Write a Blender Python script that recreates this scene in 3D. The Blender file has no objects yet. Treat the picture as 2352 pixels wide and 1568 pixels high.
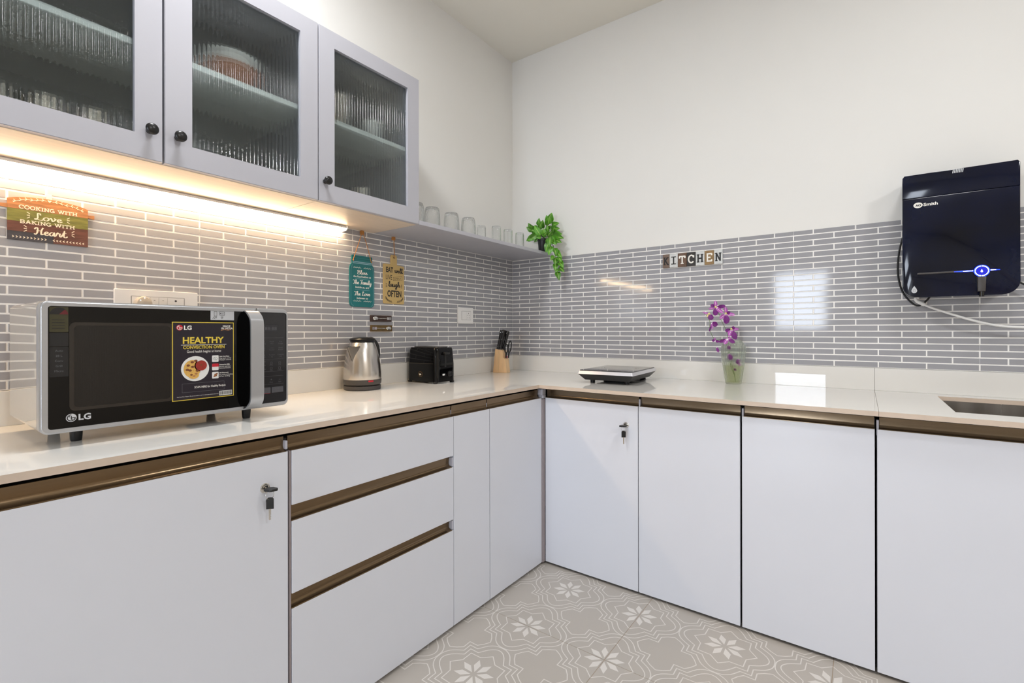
import bpy, bmesh, math, random
from mathutils import Vector, Matrix
random.seed(7)
PI = math.pi
SC = bpy.context.scene
COL = SC.collection

# ------------------------------------------------------------------ camera
def setup_camera():
    yaw, roll = 0.6331876, -0.0014435
    F = Vector((-math.sin(yaw), math.cos(yaw), 0)); R = Vector((math.cos(yaw), math.sin(yaw), 0)); U = Vector((0, 0, 1))
    R2 = R * math.cos(roll) + U * math.sin(roll); U2 = -R * math.sin(roll) + U * math.cos(roll)
    cd = bpy.data.cameras.new('camera'); cam = bpy.data.objects.new('camera', cd); COL.objects.link(cam)
    M = Matrix((R2, U2, -F)).transposed().to_4x4(); M.translation = Vector((1.83271, -2.50377, 1.08666))
    cam.matrix_world = M
    cd.sensor_width = 36; cd.sensor_fit = 'HORIZONTAL'; cd.lens = 16.78394; cd.shift_y = -0.010179; cd.clip_start = 0.02
    SC.camera = cam
setup_camera()

# ------------------------------------------------------------------ world, lights, exposure
W = bpy.data.worlds.new('world'); SC.world = W; W.use_nodes = True
bg = W.node_tree.nodes['Background']; bg.inputs[0].default_value = (0.80, 0.88, 1.0, 1); bg.inputs[1].default_value = 17.0
SC.view_settings.view_transform = 'Standard'; SC.view_settings.look = 'None'
SC.view_settings.exposure = 0.06; SC.view_settings.gamma = 1.0; SC.view_settings.use_curve_mapping = False
def area(name, loc, size, power, col, target=None, sy=None, portal=False, shape='SQUARE'):
    l = bpy.data.lights.new(name, 'AREA'); l.energy = power; l.color = col; l.shape = shape if sy is None else 'RECTANGLE'
    l.size = size
    if sy: l.size_y = sy
    o = bpy.data.objects.new(name, l); COL.objects.link(o); o.location = loc
    d = (Vector(target) - Vector(loc)) if target else Vector((0, 0, -1))
    o.rotation_euler = d.to_track_quat('-Z', 'Y').to_euler()
    if portal: l.cycles.is_portal = True
    return o
ROOM_X, ROOM_Y, CEIL = 5.0, -4.8, 2.828
WIN = (0.83, 1.50, 0.02, 1.90)      # glazed door in the back wall: x0, x1, z0, z1
area('overhead_area_light', (2.25, -1.25, 2.79), 0.34, 10.5, (0.98, 0.99, 1.0), shape='DISK')
area('overhead_area_light', (0.62, -1.95, 2.79), 0.34, 21, (0.98, 0.99, 1.0), shape='DISK')
area('overhead_area_light', (4.0, -2.5, 2.79), 0.40, 43, (0.98, 0.99, 1.0), shape='DISK')  # unseen fill lamp, added to brighten the fronts of the left run
area('window_portal', ((WIN[0] + WIN[1]) / 2, ROOM_Y - 0.03, (WIN[2] + WIN[3]) / 2), WIN[1] - WIN[0], 1, (1, 1, 1),
     target=((WIN[0] + WIN[1]) / 2, 0, (WIN[2] + WIN[3]) / 2), sy=WIN[3] - WIN[2], portal=True)

# ------------------------------------------------------------------ materials
def lin(c):
    c = c / 255.0
    return c / 12.92 if c <= 0.04045 else ((c + 0.055) / 1.055) ** 2.4
def rgb(t): return (lin(t[0]), lin(t[1]), lin(t[2]), 1)
MATS = {}
def mat(name, col, rough=0.5, metal=0.0, var=0.0, vscale=6.0, bump=0.0, bscale=60.0, stretch=None, coat=0.0, trans=0.0, ior=1.5,
        emit=None, estr=0.0, objvar=0.0, spec=None, rvar=0.0):
    m = bpy.data.materials.new(name); m.use_nodes = True; nt = m.node_tree; N = nt.nodes; L = nt.links
    p = N['Principled BSDF']; c = rgb(col); p.inputs['Base Color'].default_value = c
    p.inputs['Roughness'].default_value = rough; p.inputs['Metallic'].default_value = metal; p.inputs['IOR'].default_value = ior
    if coat: p.inputs['Coat Weight'].default_value = coat; p.inputs['Coat Roughness'].default_value = 0.05
    if trans: p.inputs['Transmission Weight'].default_value = trans
    if spec is not None: p.inputs['Specular IOR Level'].default_value = spec
    if emit: p.inputs['Emission Color'].default_value = rgb(emit); p.inputs['Emission Strength'].default_value = estr
    tc = N.new('ShaderNodeTexCoord'); mp = N.new('ShaderNodeMapping'); L.new(tc.outputs['Object'], mp.inputs['Vector'])
    if stretch: mp.inputs['Scale'].default_value = stretch
    if var or rvar:
        nz = N.new('ShaderNodeTexNoise'); nz.inputs['Scale'].default_value = vscale; nz.inputs['Detail'].default_value = 4
        L.new(mp.outputs[0], nz.inputs['Vector'])
    if var or objvar:
        mx = N.new('ShaderNodeHueSaturation'); mx.inputs['Color'].default_value = c
        ad = N.new('ShaderNodeMath'); ad.operation = 'ADD'; ad.inputs[0].default_value = 1.0; ad.inputs[1].default_value = 0
        if var:
            mr = N.new('ShaderNodeMapRange'); mr.inputs['To Min'].default_value = 1 - var; mr.inputs['To Max'].default_value = 1 + var
            mr.inputs['From Min'].default_value = 0.3; mr.inputs['From Max'].default_value = 0.7
            L.new(nz.outputs['Fac'], mr.inputs['Value']); L.new(mr.outputs[0], ad.inputs[0])
        if objvar:
            oi = N.new('ShaderNodeObjectInfo'); m2 = N.new('ShaderNodeMapRange'); m2.inputs['To Min'].default_value = -objvar; m2.inputs['To Max'].default_value = objvar
            L.new(oi.outputs['Random'], m2.inputs['Value']); L.new(m2.outputs[0], ad.inputs[1])
        L.new(ad.outputs[0], mx.inputs['Value']); L.new(mx.outputs[0], p.inputs['Base Color'])
    if rvar:
        m3 = N.new('ShaderNodeMapRange'); m3.inputs['From Min'].default_value = 0.3; m3.inputs['From Max'].default_value = 0.7
        m3.inputs['To Min'].default_value = max(0, rough - rvar); m3.inputs['To Max'].default_value = rough + rvar
        L.new(nz.outputs['Fac'], m3.inputs['Value']); L.new(m3.outputs[0], p.inputs['Roughness'])
    if bump:
        n2 = N.new('ShaderNodeTexNoise'); n2.inputs['Scale'].default_value = bscale; n2.inputs['Detail'].default_value = 3
        L.new(mp.outputs[0], n2.inputs['Vector'])
        b = N.new('ShaderNodeBump'); b.inputs['Strength'].default_value = bump; b.inputs['Distance'].default_value = 0.002
        L.new(n2.outputs['Fac'], b.inputs['Height']); L.new(b.outputs[0], p.inputs['Normal'])
    MATS[name] = m
    return m
mat('wall_paint', (232, 231, 228), 0.75, var=0.012, vscale=2, bump=0.05, bscale=90)
mat('ceiling_paint', (230, 226, 216), 0.85, var=0.012, vscale=2)
mat('warm_paint', (220, 210, 196), 0.75, var=0.012, vscale=2)
mat('grout', (245, 243, 240), 0.7, var=0.03, vscale=20)
mat('tile_glaze', (158, 158, 163), 0.07, var=0.03, vscale=9, bump=0.05, bscale=14, objvar=0.025)
mat('floor_tile', (178, 171, 163), 0.35, var=0.03, vscale=3, bump=0.03, bscale=120)
mat('floor_print', (215, 210, 204), 0.4, var=0.03, vscale=10)
mat('floor_grout', (166, 148, 126), 0.8)
mat('quartz', (226, 224, 220), 0.012, var=0.012, vscale=4)
mat('quartz_edge', (208, 190, 173), 0.45, var=0.04, vscale=30)
mat('laminate', (219, 222, 231), 0.28, var=0.012, vscale=3)
mat('edge_band', (150, 140, 142), 0.5)
mat('carcass', (60, 56, 56), 0.7, var=0.05)
mat('bronze', (122, 102, 78), 0.22, metal=0.85, var=0.06, vscale=8, stretch=(40, 1.0, 40), bump=0.02)
mat('bronze_x', (122, 106, 86), 0.20, metal=0.85, var=0.06, vscale=8, stretch=(1.0, 40, 40), bump=0.02)
mat('end_cap', (186, 186, 196), 0.4)
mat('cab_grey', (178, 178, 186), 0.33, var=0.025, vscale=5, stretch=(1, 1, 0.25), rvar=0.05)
mat('board_beige', (216, 200, 182), 0.35, var=0.05, vscale=14, stretch=(6, .6, 1))
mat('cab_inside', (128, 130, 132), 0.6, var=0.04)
mat('cab_shelf', (226, 232, 230), 0.4)
mat('black_satin', (16, 16, 17), 0.3, var=0.1)
mat('black_gloss', (5, 5, 6), 0.05, var=0.05, spec=0.35)
mat('black_plastic', (26, 26, 27), 0.42, var=0.08, vscale=20)
mat('grey_plastic', (68, 64, 62), 0.4, var=0.05)
mat('white_plastic', (232, 231, 230), 0.3, var=0.01)
mat('grey_line', (120, 118, 118), 0.5)
mat('silver_paint', (178, 179, 182), 0.28, metal=0.55, var=0.02)
mat('mw_case', (190, 180, 166), 0.05, var=0.02, coat=0.6)
mat('steel', (205, 200, 194), 0.24, metal=1.0, var=0.05, vscale=14, stretch=(1, 1, 0.05), rvar=0.06)
mat('steel_dark', (120, 116, 112), 0.22, metal=1.0, var=0.05, vscale=8)
mat('chrome', (220, 218, 214), 0.1, metal=1.0, var=0.02)
mat('wood_light', (226, 190, 146), 0.45, var=0.10, vscale=16, stretch=(5, 5, 0.5))
mat('ply_gold', (196, 168, 110), 0.5, var=0.05, vscale=8)
mat('teal', (20, 112, 116), 0.4, var=0.07, vscale=8)
mat('teal_dark', (12, 84, 86), 0.4, var=0.05)
mat('teal_light', (150, 190, 205), 0.4)
mat('white_print', (238, 235, 228), 0.5)
mat('cream_print', (246, 232, 208), 0.5)
mat('black_print', (20, 18, 18), 0.5)
mat('gold_print', (226, 200, 74), 0.4, metal=0.2)
mat('grey_print', (140, 140, 142), 0.5)
mat('dim_print', (92, 92, 96), 0.5)
mat('red_print', (190, 24, 44), 0.45)
mat('poster', (30, 24, 36), 0.3, var=0.03)
mat('food_yellow', (214, 168, 84), 0.5, var=0.15, vscale=300)
mat('food_brown', (120, 66, 36), 0.5, var=0.3, vscale=400)
mat('food_red', (150, 46, 36), 0.35, var=0.1, vscale=300)
mat('sticker_grey', (196, 198, 202), 0.4)
mat('sticker_red', (96, 18, 24), 0.5)  # red darkened, with the sticker's shade put into the colour
mat('sticker_olive', (58, 54, 26), 0.5, var=0.1)  # olive darkened too, shade on the sticker is in the colour
mat('sticker_black', (22, 22, 24), 0.35)
mat('plank_orange', (176, 120, 76), 0.5, var=0.28, vscale=22, stretch=(1, 1, 6))
mat('plank_green', (124, 122, 58), 0.5, var=0.35, vscale=22, stretch=(1, 1, 6))
mat('plank_brown', (104, 64, 52), 0.5, var=0.35, vscale=22, stretch=(1, 1, 6))
mat('plank_slate', (66, 64, 70), 0.5, var=0.2, vscale=22, stretch=(1, 1, 6))
mat('tape', (206, 200, 190), 0.3)
mat('jute', (176, 120, 62), 0.8, var=0.15, vscale=200)
mat('dark_wood', (54, 34, 28), 0.45, var=0.2, vscale=40)
mat('olive_wood', (92, 70, 30), 0.45, var=0.2, vscale=40)
mat('blk_brown', (112, 92, 80), 0.55, var=0.22, vscale=40)
mat('blk_white', (206, 208, 208), 0.5, var=0.12, vscale=60)
mat('blk_wood', (98, 74, 58), 0.55, var=0.2, vscale=40)
mat('blk_black', (38, 34, 33), 0.5, var=0.15, vscale=40)
mat('blk_ochre', (140, 112, 72), 0.55, var=0.2, vscale=40)
mat('pur_front', (6, 12, 34), 0.10, spec=0.35, var=0.6, vscale=6, rvar=0.06)  # blotchy tone paints smoky reflections into the colour
mat('pur_body', (14, 14, 16), 0.25)
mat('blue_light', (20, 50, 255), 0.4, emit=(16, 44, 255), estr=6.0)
mat('blue_dim', (10, 24, 190), 0.4, emit=(4, 10, 180), estr=0.5)
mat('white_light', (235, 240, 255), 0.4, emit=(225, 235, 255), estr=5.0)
mat('led_diffuser', (255, 244, 226), 0.5, emit=(255, 220, 174), estr=44.0)
mat('leaf', (86, 150, 40), 0.38, var=0.22, vscale=45, objvar=0.32)
mat('leaf_vein', (158, 196, 92), 0.45, objvar=0.1)
mat('stem_green', (96, 120, 60), 0.5, var=0.1)
mat('petal_dark', (112, 18, 118), 0.5, var=0.2, vscale=80)
mat('petal_mid', (176, 84, 176), 0.5, var=0.25, vscale=80)
mat('petal_white', (236, 222, 232), 0.5, var=0.05)
mat('petal_yellow', (232, 214, 140), 0.5, var=0.1)
mat('soil', (40, 32, 26), 0.9, var=0.2, vscale=60)
mat('rubber_cord', (14, 14, 15), 0.45)
mat('copper_bowl', (172, 122, 100), 0.35, var=0.1)
mat('china', (226, 226, 224), 0.25)
mat('hob_glass', (34, 30, 29), 0.07, var=0.1)
mat('hob_rim', (214, 214, 220), 0.3, metal=0.3)
mat('win_rim', (44, 39, 35), 0.2)
mat('win_mesh', (31, 28, 26), 0.15)
mat('panel_black', (30, 30, 34), 0.12)
mat('disp', (42, 42, 47), 0.2)
mat('disp_seg', (84, 84, 88), 0.4)
mat('btn', (74, 74, 80), 0.35)
mat('gold_badge', (160, 118, 66), 0.4, metal=0.4)
def glass(name, col, rough=0.0, ior=1.45, bump=0.0, bscale=100):
    m = mat(name, col, rough, trans=1.0, ior=ior, bump=bump, bscale=bscale)
    return m
glass('clear_glass', (254, 254, 254), 0.0, 1.28)
glass('pattern_glass', (254, 254, 254), 0.0, 1.36, bump=1.0, bscale=160)
glass('reeded_glass', (238, 243, 243), 0.0, 1.45, bump=0.10, bscale=120)
def half_clear(m, fac, col):
    nt = m.node_tree; p = nt.nodes['Principled BSDF']; out = nt.nodes['Material Output']
    t = nt.nodes.new('ShaderNodeBsdfTransparent'); t.inputs[0].default_value = rgb(col)
    mx = nt.nodes.new('ShaderNodeMixShader'); mx.inputs[0].default_value = fac
    nt.links.new(t.outputs[0], mx.inputs[1]); nt.links.new(p.outputs[0], mx.inputs[2]); nt.links.new(mx.outputs[0], out.inputs['Surface'])
half_clear(MATS['reeded_glass'], 0.72, (232, 238, 239))
half_clear(MATS['clear_glass'], 0.7, (250, 252, 252)); half_clear(MATS['pattern_glass'], 0.75, (248, 250, 250))
glass('vase_glass', (247, 250, 244), 0.0, 1.3); half_clear(MATS['vase_glass'], 0.6, (250, 252, 248))
glass('water', (240, 242, 224), 0.0, 1.2); half_clear(MATS['water'], 0.6, (240, 242, 222))
glass('window_glass', (250, 252, 252), 0.0, 1.0)

def dots(m, col, scale):
    nt = m.node_tree; p = nt.nodes['Principled BSDF']; tc = nt.nodes.new('ShaderNodeTexCoord'); vo = nt.nodes.new('ShaderNodeTexVoronoi')
    vo.inputs['Scale'].default_value = scale; vo.inputs['Randomness'].default_value = 0.0
    mr = nt.nodes.new('ShaderNodeMapRange'); mr.inputs['From Min'].default_value = 0.25; mr.inputs['From Max'].default_value = 0.45
    mx = nt.nodes.new('ShaderNodeMix'); mx.data_type = 'RGBA'; mx.inputs['A'].default_value = rgb(col); mx.inputs['B'].default_value = p.inputs['Base Color'].default_value
    nt.links.new(tc.outputs['Object'], vo.inputs['Vector']); nt.links.new(vo.outputs['Distance'], mr.inputs['Value']); nt.links.new(mr.outputs[0], mx.inputs['Factor']); nt.links.new(mx.outputs['Result'], p.inputs['Base Color'])
dots(MATS['win_mesh'], (12, 11, 11), 340)

# ------------------------------------------------------------------ object helpers
WORLD = {}
def tag(o, label=None, cat=None, group=None, kind=None):
    if label: o['label'] = label
    if cat: o['category'] = cat
    if group: o['group'] = group
    if kind: o['kind'] = kind
    return o
def thing(name, label, cat, loc=(0, 0, 0), rz=0.0, group=None):
    o = bpy.data.objects.new(name, None); COL.objects.link(o); o.empty_display_size = 0.05
    o.location = loc; o.rotation_euler = (0, 0, rz)
    WORLD[o] = Matrix.Translation(loc) @ Matrix.Rotation(rz, 4, 'Z')
    return tag(o, label, cat, group)
class MB:
    """collects geometry, then links it as ONE mesh object"""
    def __init__(s): s.v = []; s.f = []; s.m = []
    def add(s, vs, fs, mi=0):
        n = len(s.v); s.v += [tuple(v) for v in vs]; s.f += [tuple(i + n for i in f) for f in fs]; s.m += [mi] * len(fs); return s
    def box(s, x0, y0, z0, x1, y1, z1, mi=0, bev=0.0, seg=2):
        x0, x1 = min(x0, x1), max(x0, x1); y0, y1 = min(y0, y1), max(y0, y1); z0, z1 = min(z0, z1), max(z0, z1)
        V = [(x0, y0, z0), (x1, y0, z0), (x1, y1, z0), (x0, y1, z0), (x0, y0, z1), (x1, y0, z1), (x1, y1, z1), (x0, y1, z1)]
        Fc = [(0, 3, 2, 1), (4, 5, 6, 7), (0, 1, 5, 4), (1, 2, 6, 5), (2, 3, 7, 6), (3, 0, 4, 7)]
        if not bev: return s.add(V, Fc, mi)
        bm = bmesh.new(); vv = [bm.verts.new(v) for v in V]
        for f in Fc: bm.faces.new([vv[i] for i in f])
        bmesh.ops.bevel(bm, geom=bm.edges[:], offset=bev, segments=seg, affect='EDGES', profile=0.5)
        return s.bm(bm, mi)
    def bm(s, bm, mi=0):
        bm.verts.index_update()
        s.add([v.co[:] for v in bm.verts], [[v.index for v in f.verts] for f in bm.faces], mi); bm.free(); return s
    def prism(s, poly, O, u, v, d, mi=0, bev=0.0, seg=2):
        """polygon (x,y) in the plane O+x*u+y*v, extruded along n=u x v from 0 to d"""
        O, u, v = Vector(O), Vector(u), Vector(v); n = u.cross(v)
        bm = bmesh.new(); a = [bm.verts.new(O + u * x + v * y) for x, y in poly]; b = [bm.verts.new(O + u * x + v * y + n * d) for x, y in poly]
        k = len(poly); top = bm.faces.new(b); bm.faces.new(a[::-1])
        for i in range(k): bm.faces.new((a[i], a[(i + 1) % k], b[(i + 1) % k], b[i]))
        if bev: bmesh.ops.bevel(bm, geom=list(top.edges), offset=bev, segments=seg, affect='EDGES', profile=0.5)
        return s.bm(bm, mi)
    def flat(s, poly, O, u, v, mi=0):
        O, u, v = Vector(O), Vector(u), Vector(v)
        return s.add([O + u * x + v * y for x, y in poly], [tuple(range(len(poly)))], mi)
    def lathe(s, prof, c, n=32, mi=0, axis='Z', cap0=True, cap1=True, rib=None):
        c = Vector(c); vs = []; fs = []
        for (r, h) in prof:
            for k in range(n):
                a = 2 * PI * k / n; rr = r * (1 + (rib(k, n, h) if rib else 0))
                p = (rr * math.cos(a), rr * math.sin(a), h)
                if axis == 'X': p = (h, p[0], p[1])
                elif axis == '-Y': p = (p[0], -h, p[1])
                vs.append(c + Vector(p))
        for i in range(len(prof) - 1):
            for k in range(n):
                a, b = i * n + k, i * n + (k + 1) % n; fs.append((a, b, b + n, a + n))
        if cap0: fs.append(tuple(range(n - 1, -1, -1)))
        if cap1: fs.append(tuple(range((len(prof) - 1) * n, len(prof) * n)))
        return s.add(vs, fs, mi)
    def tube(s, pts, r, n=8, mi=0, closed=False):
        P = [Vector(p) for p in pts]; k = len(P); vs = []; fs = []; up = None
        for i in range(k):
            t = (P[(i + 1) % k] - P[i - 1]) if closed else (P[min(i + 1, k - 1)] - P[max(i - 1, 0)])
            t.normalize()
            if up is None: up = t.orthogonal().normalized()
            up = (up - t * up.dot(t)).normalized(); w = t.cross(up)
            rr = r[i] if isinstance(r, (list, tuple)) else r
            for j in range(n):
                a = 2 * PI * j / n; vs.append(P[i] + (up * math.cos(a) + w * math.sin(a)) * rr)
        for i in range(k if closed else k - 1):
            for j in range(n):
                a, b = i * n + j, i * n + (j + 1) % n; c2, d = ((i + 1) % k) * n + (j + 1) % n, ((i + 1) % k) * n + j; fs.append((a, b, c2, d))
        if not closed: fs += [tuple(range(n - 1, -1, -1)), tuple(range((k - 1) * n, k * n))]
        return s.add(vs, fs, mi)
    def build(s, name, mats, parent=None, local=False, smooth=None, label=None):
        me = bpy.data.meshes.new(name); V = s.v
        if parent is not None and not local:
            I = WORLD[parent].inverted(); V = [I @ Vector(v) for v in V]
        me.from_pydata([tuple(v) for v in V], [], s.f)
        mats = mats if isinstance(mats, (list, tuple)) else [mats]
        for q in mats: me.materials.append(MATS[q])
        me.polygons.foreach_set('material_index', s.m)
        bm = bmesh.new(); bm.from_mesh(me); bmesh.ops.remove_doubles(bm, verts=bm.verts, dist=1e-6); bmesh.ops.recalc_face_normals(bm, faces=bm.faces); bm.to_mesh(me); bm.free()
        if smooth:
            me.polygons.foreach_set('use_smooth', [True] * len(me.polygons)); me.set_sharp_from_angle(angle=math.radians(smooth))
        me.update()
        o = bpy.data.objects.new(name, me); COL.objects.link(o)
        if parent is not None: o.parent = parent; WORLD[o] = WORLD[parent]
        else: WORLD[o] = Matrix.Identity(4)
        if label: o['label'] = label
        return o
    def build_flat(s, name, mats, parent):
        """like build, without merging or normal work: for thin print"""
        me = bpy.data.meshes.new(name); I = WORLD[parent].inverted()
        me.from_pydata([tuple(I @ Vector(v)) for v in s.v], [], s.f)
        for q in (mats if isinstance(mats, (list, tuple)) else [mats]): me.materials.append(MATS[q])
        me.polygons.foreach_set('material_index', s.m)
        o = bpy.data.objects.new(name, me); COL.objects.link(o); o.parent = parent; WORLD[o] = WORLD[parent]
        return o
def spline(pts, sub=5):
    P = [Vector(p) for p in pts]; out = []
    for i in range(len(P) - 1):
        a, b, c, d = P[max(i - 1, 0)], P[i], P[i + 1], P[min(i + 2, len(P) - 1)]
        for k in range(sub):
            t = k / sub
            out.append(0.5 * ((2 * b) + (c - a) * t + (2 * a - 5 * b + 4 * c - d) * t * t + (3 * b - a - 3 * c + d) * t ** 3))
    out.append(P[-1]); return out
def rrect(x0, y0, x1, y1, r, n=5, corners=(1, 1, 1, 1)):
    out = []
    for (cx, cy, a0, on) in ((x1 - r, y0 + r, -90, corners[1]), (x1 - r, y1 - r, 0, corners[2]), (x0 + r, y1 - r, 90, corners[3]), (x0 + r, y0 + r, 180, corners[0])):
        if not on:
            out.append({-90: (x1, y0), 0: (x1, y1), 90: (x0, y1), 180: (x0, y0)}[a0]); continue
        for k in range(n + 1):
            a = math.radians(a0 + 90 * k / n); out.append((cx + r * math.cos(a), cy + r * math.sin(a)))
    return out
def circ(cx, cy, r, n=20, ry=None):
    return [(cx + r * math.cos(2 * PI * k / n), cy + (ry or r) * math.sin(2 * PI * k / n)) for k in range(n)]
LW = (Vector((0, 1, 0)), Vector((0, 0, 1)))      # faces +x
RW = (Vector((1, 0, 0)), Vector((0, 0, 1)))      # faces -y

# ---- print: sans text, drawn script, drawn slab letters
LIFT = [0, 7e-6]
def line(mb, a, b, w, O, u, v, mi=0):
    a, b = Vector(a), Vector(b); d = (b - a)
    if d.length < 1e-9: return
    d.normalize(); n = Vector((-d.y, d.x)) * w / 2
    LIFT[0] = (LIFT[0] + 1) % 24
    mb.flat([a - n, b - n, b + n, a + n], Vector(O) + Vector(u).cross(Vector(v)) * LIFT[0] * 1.2e-5, u, v, mi)
def poly(mb, pts, w, O, u, v, mi=0, closed=False, wfun=None):
    P = [Vector(p) for p in pts]; k = len(P); Ls = []; Rs = []
    for i in range(k):
        if closed: a, b, c = P[i - 1], P[i], P[(i + 1) % k]
        else: a, b, c = P[max(i - 1, 0)], P[i], P[min(i + 1, k - 1)]
        d1 = (b - a); d2 = (c - b)
        d1 = d1.normalized() if d1.length > 1e-9 else d2.normalized()
        d2 = d2.normalized() if d2.length > 1e-9 else d1
        t = d1 + d2; t = t.normalized() if t.length > 1e-6 else d1
        n = Vector((-t.y, t.x)); cs = max(0.45, n.dot(Vector((-d1.y, d1.x))))
        ww = (wfun(t) if wfun else w) / 2 / cs
        Ls.append(b + n * ww); Rs.append(b - n * ww)
    O, u, v = Vector(O), Vector(u), Vector(v); n = u.cross(v); LIFT[0] = (LIFT[0] + 1) % 24; h = LIFT[0] * 1.2e-5
    vs = [O + u * p.x + v * p.y + n * (h + (i % k) * LIFT[1]) for i, p in enumerate(Ls + Rs)]; fs = []
    for i in range(k if closed else k - 1):
        j = (i + 1) % k; fs.append((i, k + i, k + j, j))
    mb.add(vs, fs, mi)
def sans(mb, txt, x, y, size, O, u, v, mi=0, align='LEFT', bold=0.0, shear=0.0, sx=1.0, width=None):
    cu = bpy.data.curves.new('t', 'FONT'); cu.body = txt; cu.size = 1.0; cu.offset = bold; cu.shear = shear; cu.resolution_u = 2; cu.align_x = 'LEFT'
    ob = bpy.data.objects.new('t', cu); me = bpy.data.meshes.new_from_object(ob)
    P = [q.co[:] for q in me.vertices]; Fs = [tuple(q.vertices) for q in me.polygons]
    bpy.data.objects.remove(ob); bpy.data.curves.remove(cu); bpy.data.meshes.remove(me)
    if not P: return
    x0 = min(p[0] for p in P); x1 = max(p[0] for p in P); k = size
    kx = width / (x1 - x0) if width else k * sx
    W_ = (x1 - x0) * kx; ox = {'LEFT': x, 'CENTER': x - W_ / 2, 'RIGHT': x - W_}[align]
    O, u, v = Vector(O), Vector(u), Vector(v)
    mb.add([O + u * (ox + (p[0] - x0) * kx) + v * (y + p[1] * k) for p in P], Fs, mi)
SCR = {
 'o': (.95, [[(.75,.85),(.4,1),(.08,.6),(.2,.08),(.55,.05),(.8,.5),(.65,.95),(.75,.8),(1.0,.85)]]),
 'v': (.95, [[(0,.75),(.15,1),(.25,.7),(.38,.05),(.75,.7),(.68,1),(.85,.85),(1,.85)]]),
 'e': (.78, [[(0,.3),(.35,.5),(.6,.8),(.4,1),(.15,.7),(.15,.2),(.4,0),(.8,.35)]]),
 'a': (.98, [[(.7,.9),(.35,1),(.05,.5),(.2,.03),(.5,.2),(.75,1),(.7,.3),(.8,0),(1.05,.35)]]),
 'r': (.85, [[(0,.3),(.25,1.1),(.35,.85),(.6,.9),(.55,.3),(.7,0),(.95,.35)]]),
 't': (.75, [[(0,.3),(.35,1.2),(.45,1.8),(.35,.6),(.4,.05),(.65,0),(.9,.35)], [(.1,1.15),(.75,1.2)]]),
 'l': (.62, [[(0,.3),(.4,1.2),(.5,2),(.3,2),(.25,1),(.3,.1),(.5,0),(.75,.35)]]),
 's': (.72, [[(0,.3),(.35,1.1),(.4,.7),(.55,.3),(.35,0),(.1,.15)], [(.4,.02),(.8,.35)]]),
 'h': (.98, [[(0,.3),(.4,1.3),(.45,2),(.28,1.9),(.2,0),(.3,.7),(.55,1),(.7,.8),(.68,.2),(.8,0),(1.05,.35)]]),
 'm': (1.32, [[(0,.4),(.18,1),(.2,0),(.3,.7),(.5,1),(.6,.8),(.6,0),(.7,.7),(.9,1),(1.02,.8),(1.0,.2),(1.12,0),(1.4,.35)]]),
 'i': (.52, [[(0,.3),(.25,1),(.2,.2),(.35,0),(.6,.35)], [(.28,1.4),(.36,1.55)]]),
 'y': (.92, [[(0,.5),(.15,1),(.15,.3),(.35,.02),(.65,.4),(.75,1),(.65,-.4),(.4,-1),(.15,-.75),(.5,-.1),(1.0,.35)]]),
 'w': (1.25, [[(0,.7),(.15,1),(.15,.3),(.3,0),(.55,.3),(.6,1),(.6,.3),(.78,0),(1.05,.6),(1.0,1),(1.15,.85),(1.3,.85)]]),
 'u': (.98, [[(0,.4),(.15,1),(.12,.3),(.3,0),(.6,.35),(.7,1),(.66,.3),(.8,0),(1.05,.35)]]),
 'g': (.95, [[(.7,.9),(.35,1),(.05,.5),(.2,.05),(.5,.2),(.72,1),(.65,-.4),(.4,-1),(.12,-.75),(.5,-.1),(1.0,.35)]]),
 'L': (1.15, [[(.8,1.5),(.72,1.95),(.45,1.95),(.42,1.4),(.42,.6),(.2,.06),(.04,.18),(.25,.3),(.6,.04),(.95,.0),(1.2,.35)]]),
 'H': (1.4, [[(.05,1.4),(.3,1.9),(.5,1.7),(.45,.6),(.2,0),(0,.2)], [(1.3,2),(1.1,1.4),(1.0,.5),(1.05,.05),(1.35,.3)], [(.3,1.0),(.7,1.1),(1.1,1.0)]]),
 'B': (1.3, [[(.4,1.9),(.35,1),(.2,.05)], [(.1,1.5),(.4,1.95),(1,1.9),(1.1,1.5),(.5,1.05)], [(.5,1.05),(1.15,.9),(1.15,.3),(.7,0),(.25,.1)]]),
 'T': (1.05, [[(0,1.6),(.2,1.95),(.8,1.8),(1.3,2.0)], [(.8,1.85),(.65,1),(.5,.15),(.25,0),(.1,.25)]]),
 'F': (1.05, [[(0,1.6),(.2,1.95),(.8,1.8),(1.3,2.0)], [(.8,1.85),(.65,1),(.5,.15),(.25,0),(.1,.25)], [(.35,1.0),(.95,1.05)]]),
 ' ': (.6, [])}
def script(mb, txt, x, y, xh, O, u, v, mi=0, align='CENTER', w=0.2, width=None, rise=0.0):
    tot = sum(SCR[c][0] for c in txt); kx = (width / tot) if width else xh
    X = x - (tot * kx / 2 if align == 'CENTER' else 0)
    for c in txt:
        adv, strokes = SCR[c]
        for st in strokes:
            pts = [(X + p.x * kx, y + p.y * xh + (X - x) * rise) for p in spline([Vector((a, b)) for a, b in st], 4)]
            poly(mb, pts, 0, O, u, v, mi, wfun=lambda t: xh * w * (0.55 + 0.95 * abs(t.y)))
        X += adv * kx
def arc(cx, cy, rx, ry, a0, a1, n=12): return [(cx + rx * math.cos(math.radians(a0 + (a1 - a0) * k / n)), cy + ry * math.sin(math.radians(a0 + (a1 - a0) * k / n))) for k in range(n + 1)]
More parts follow.
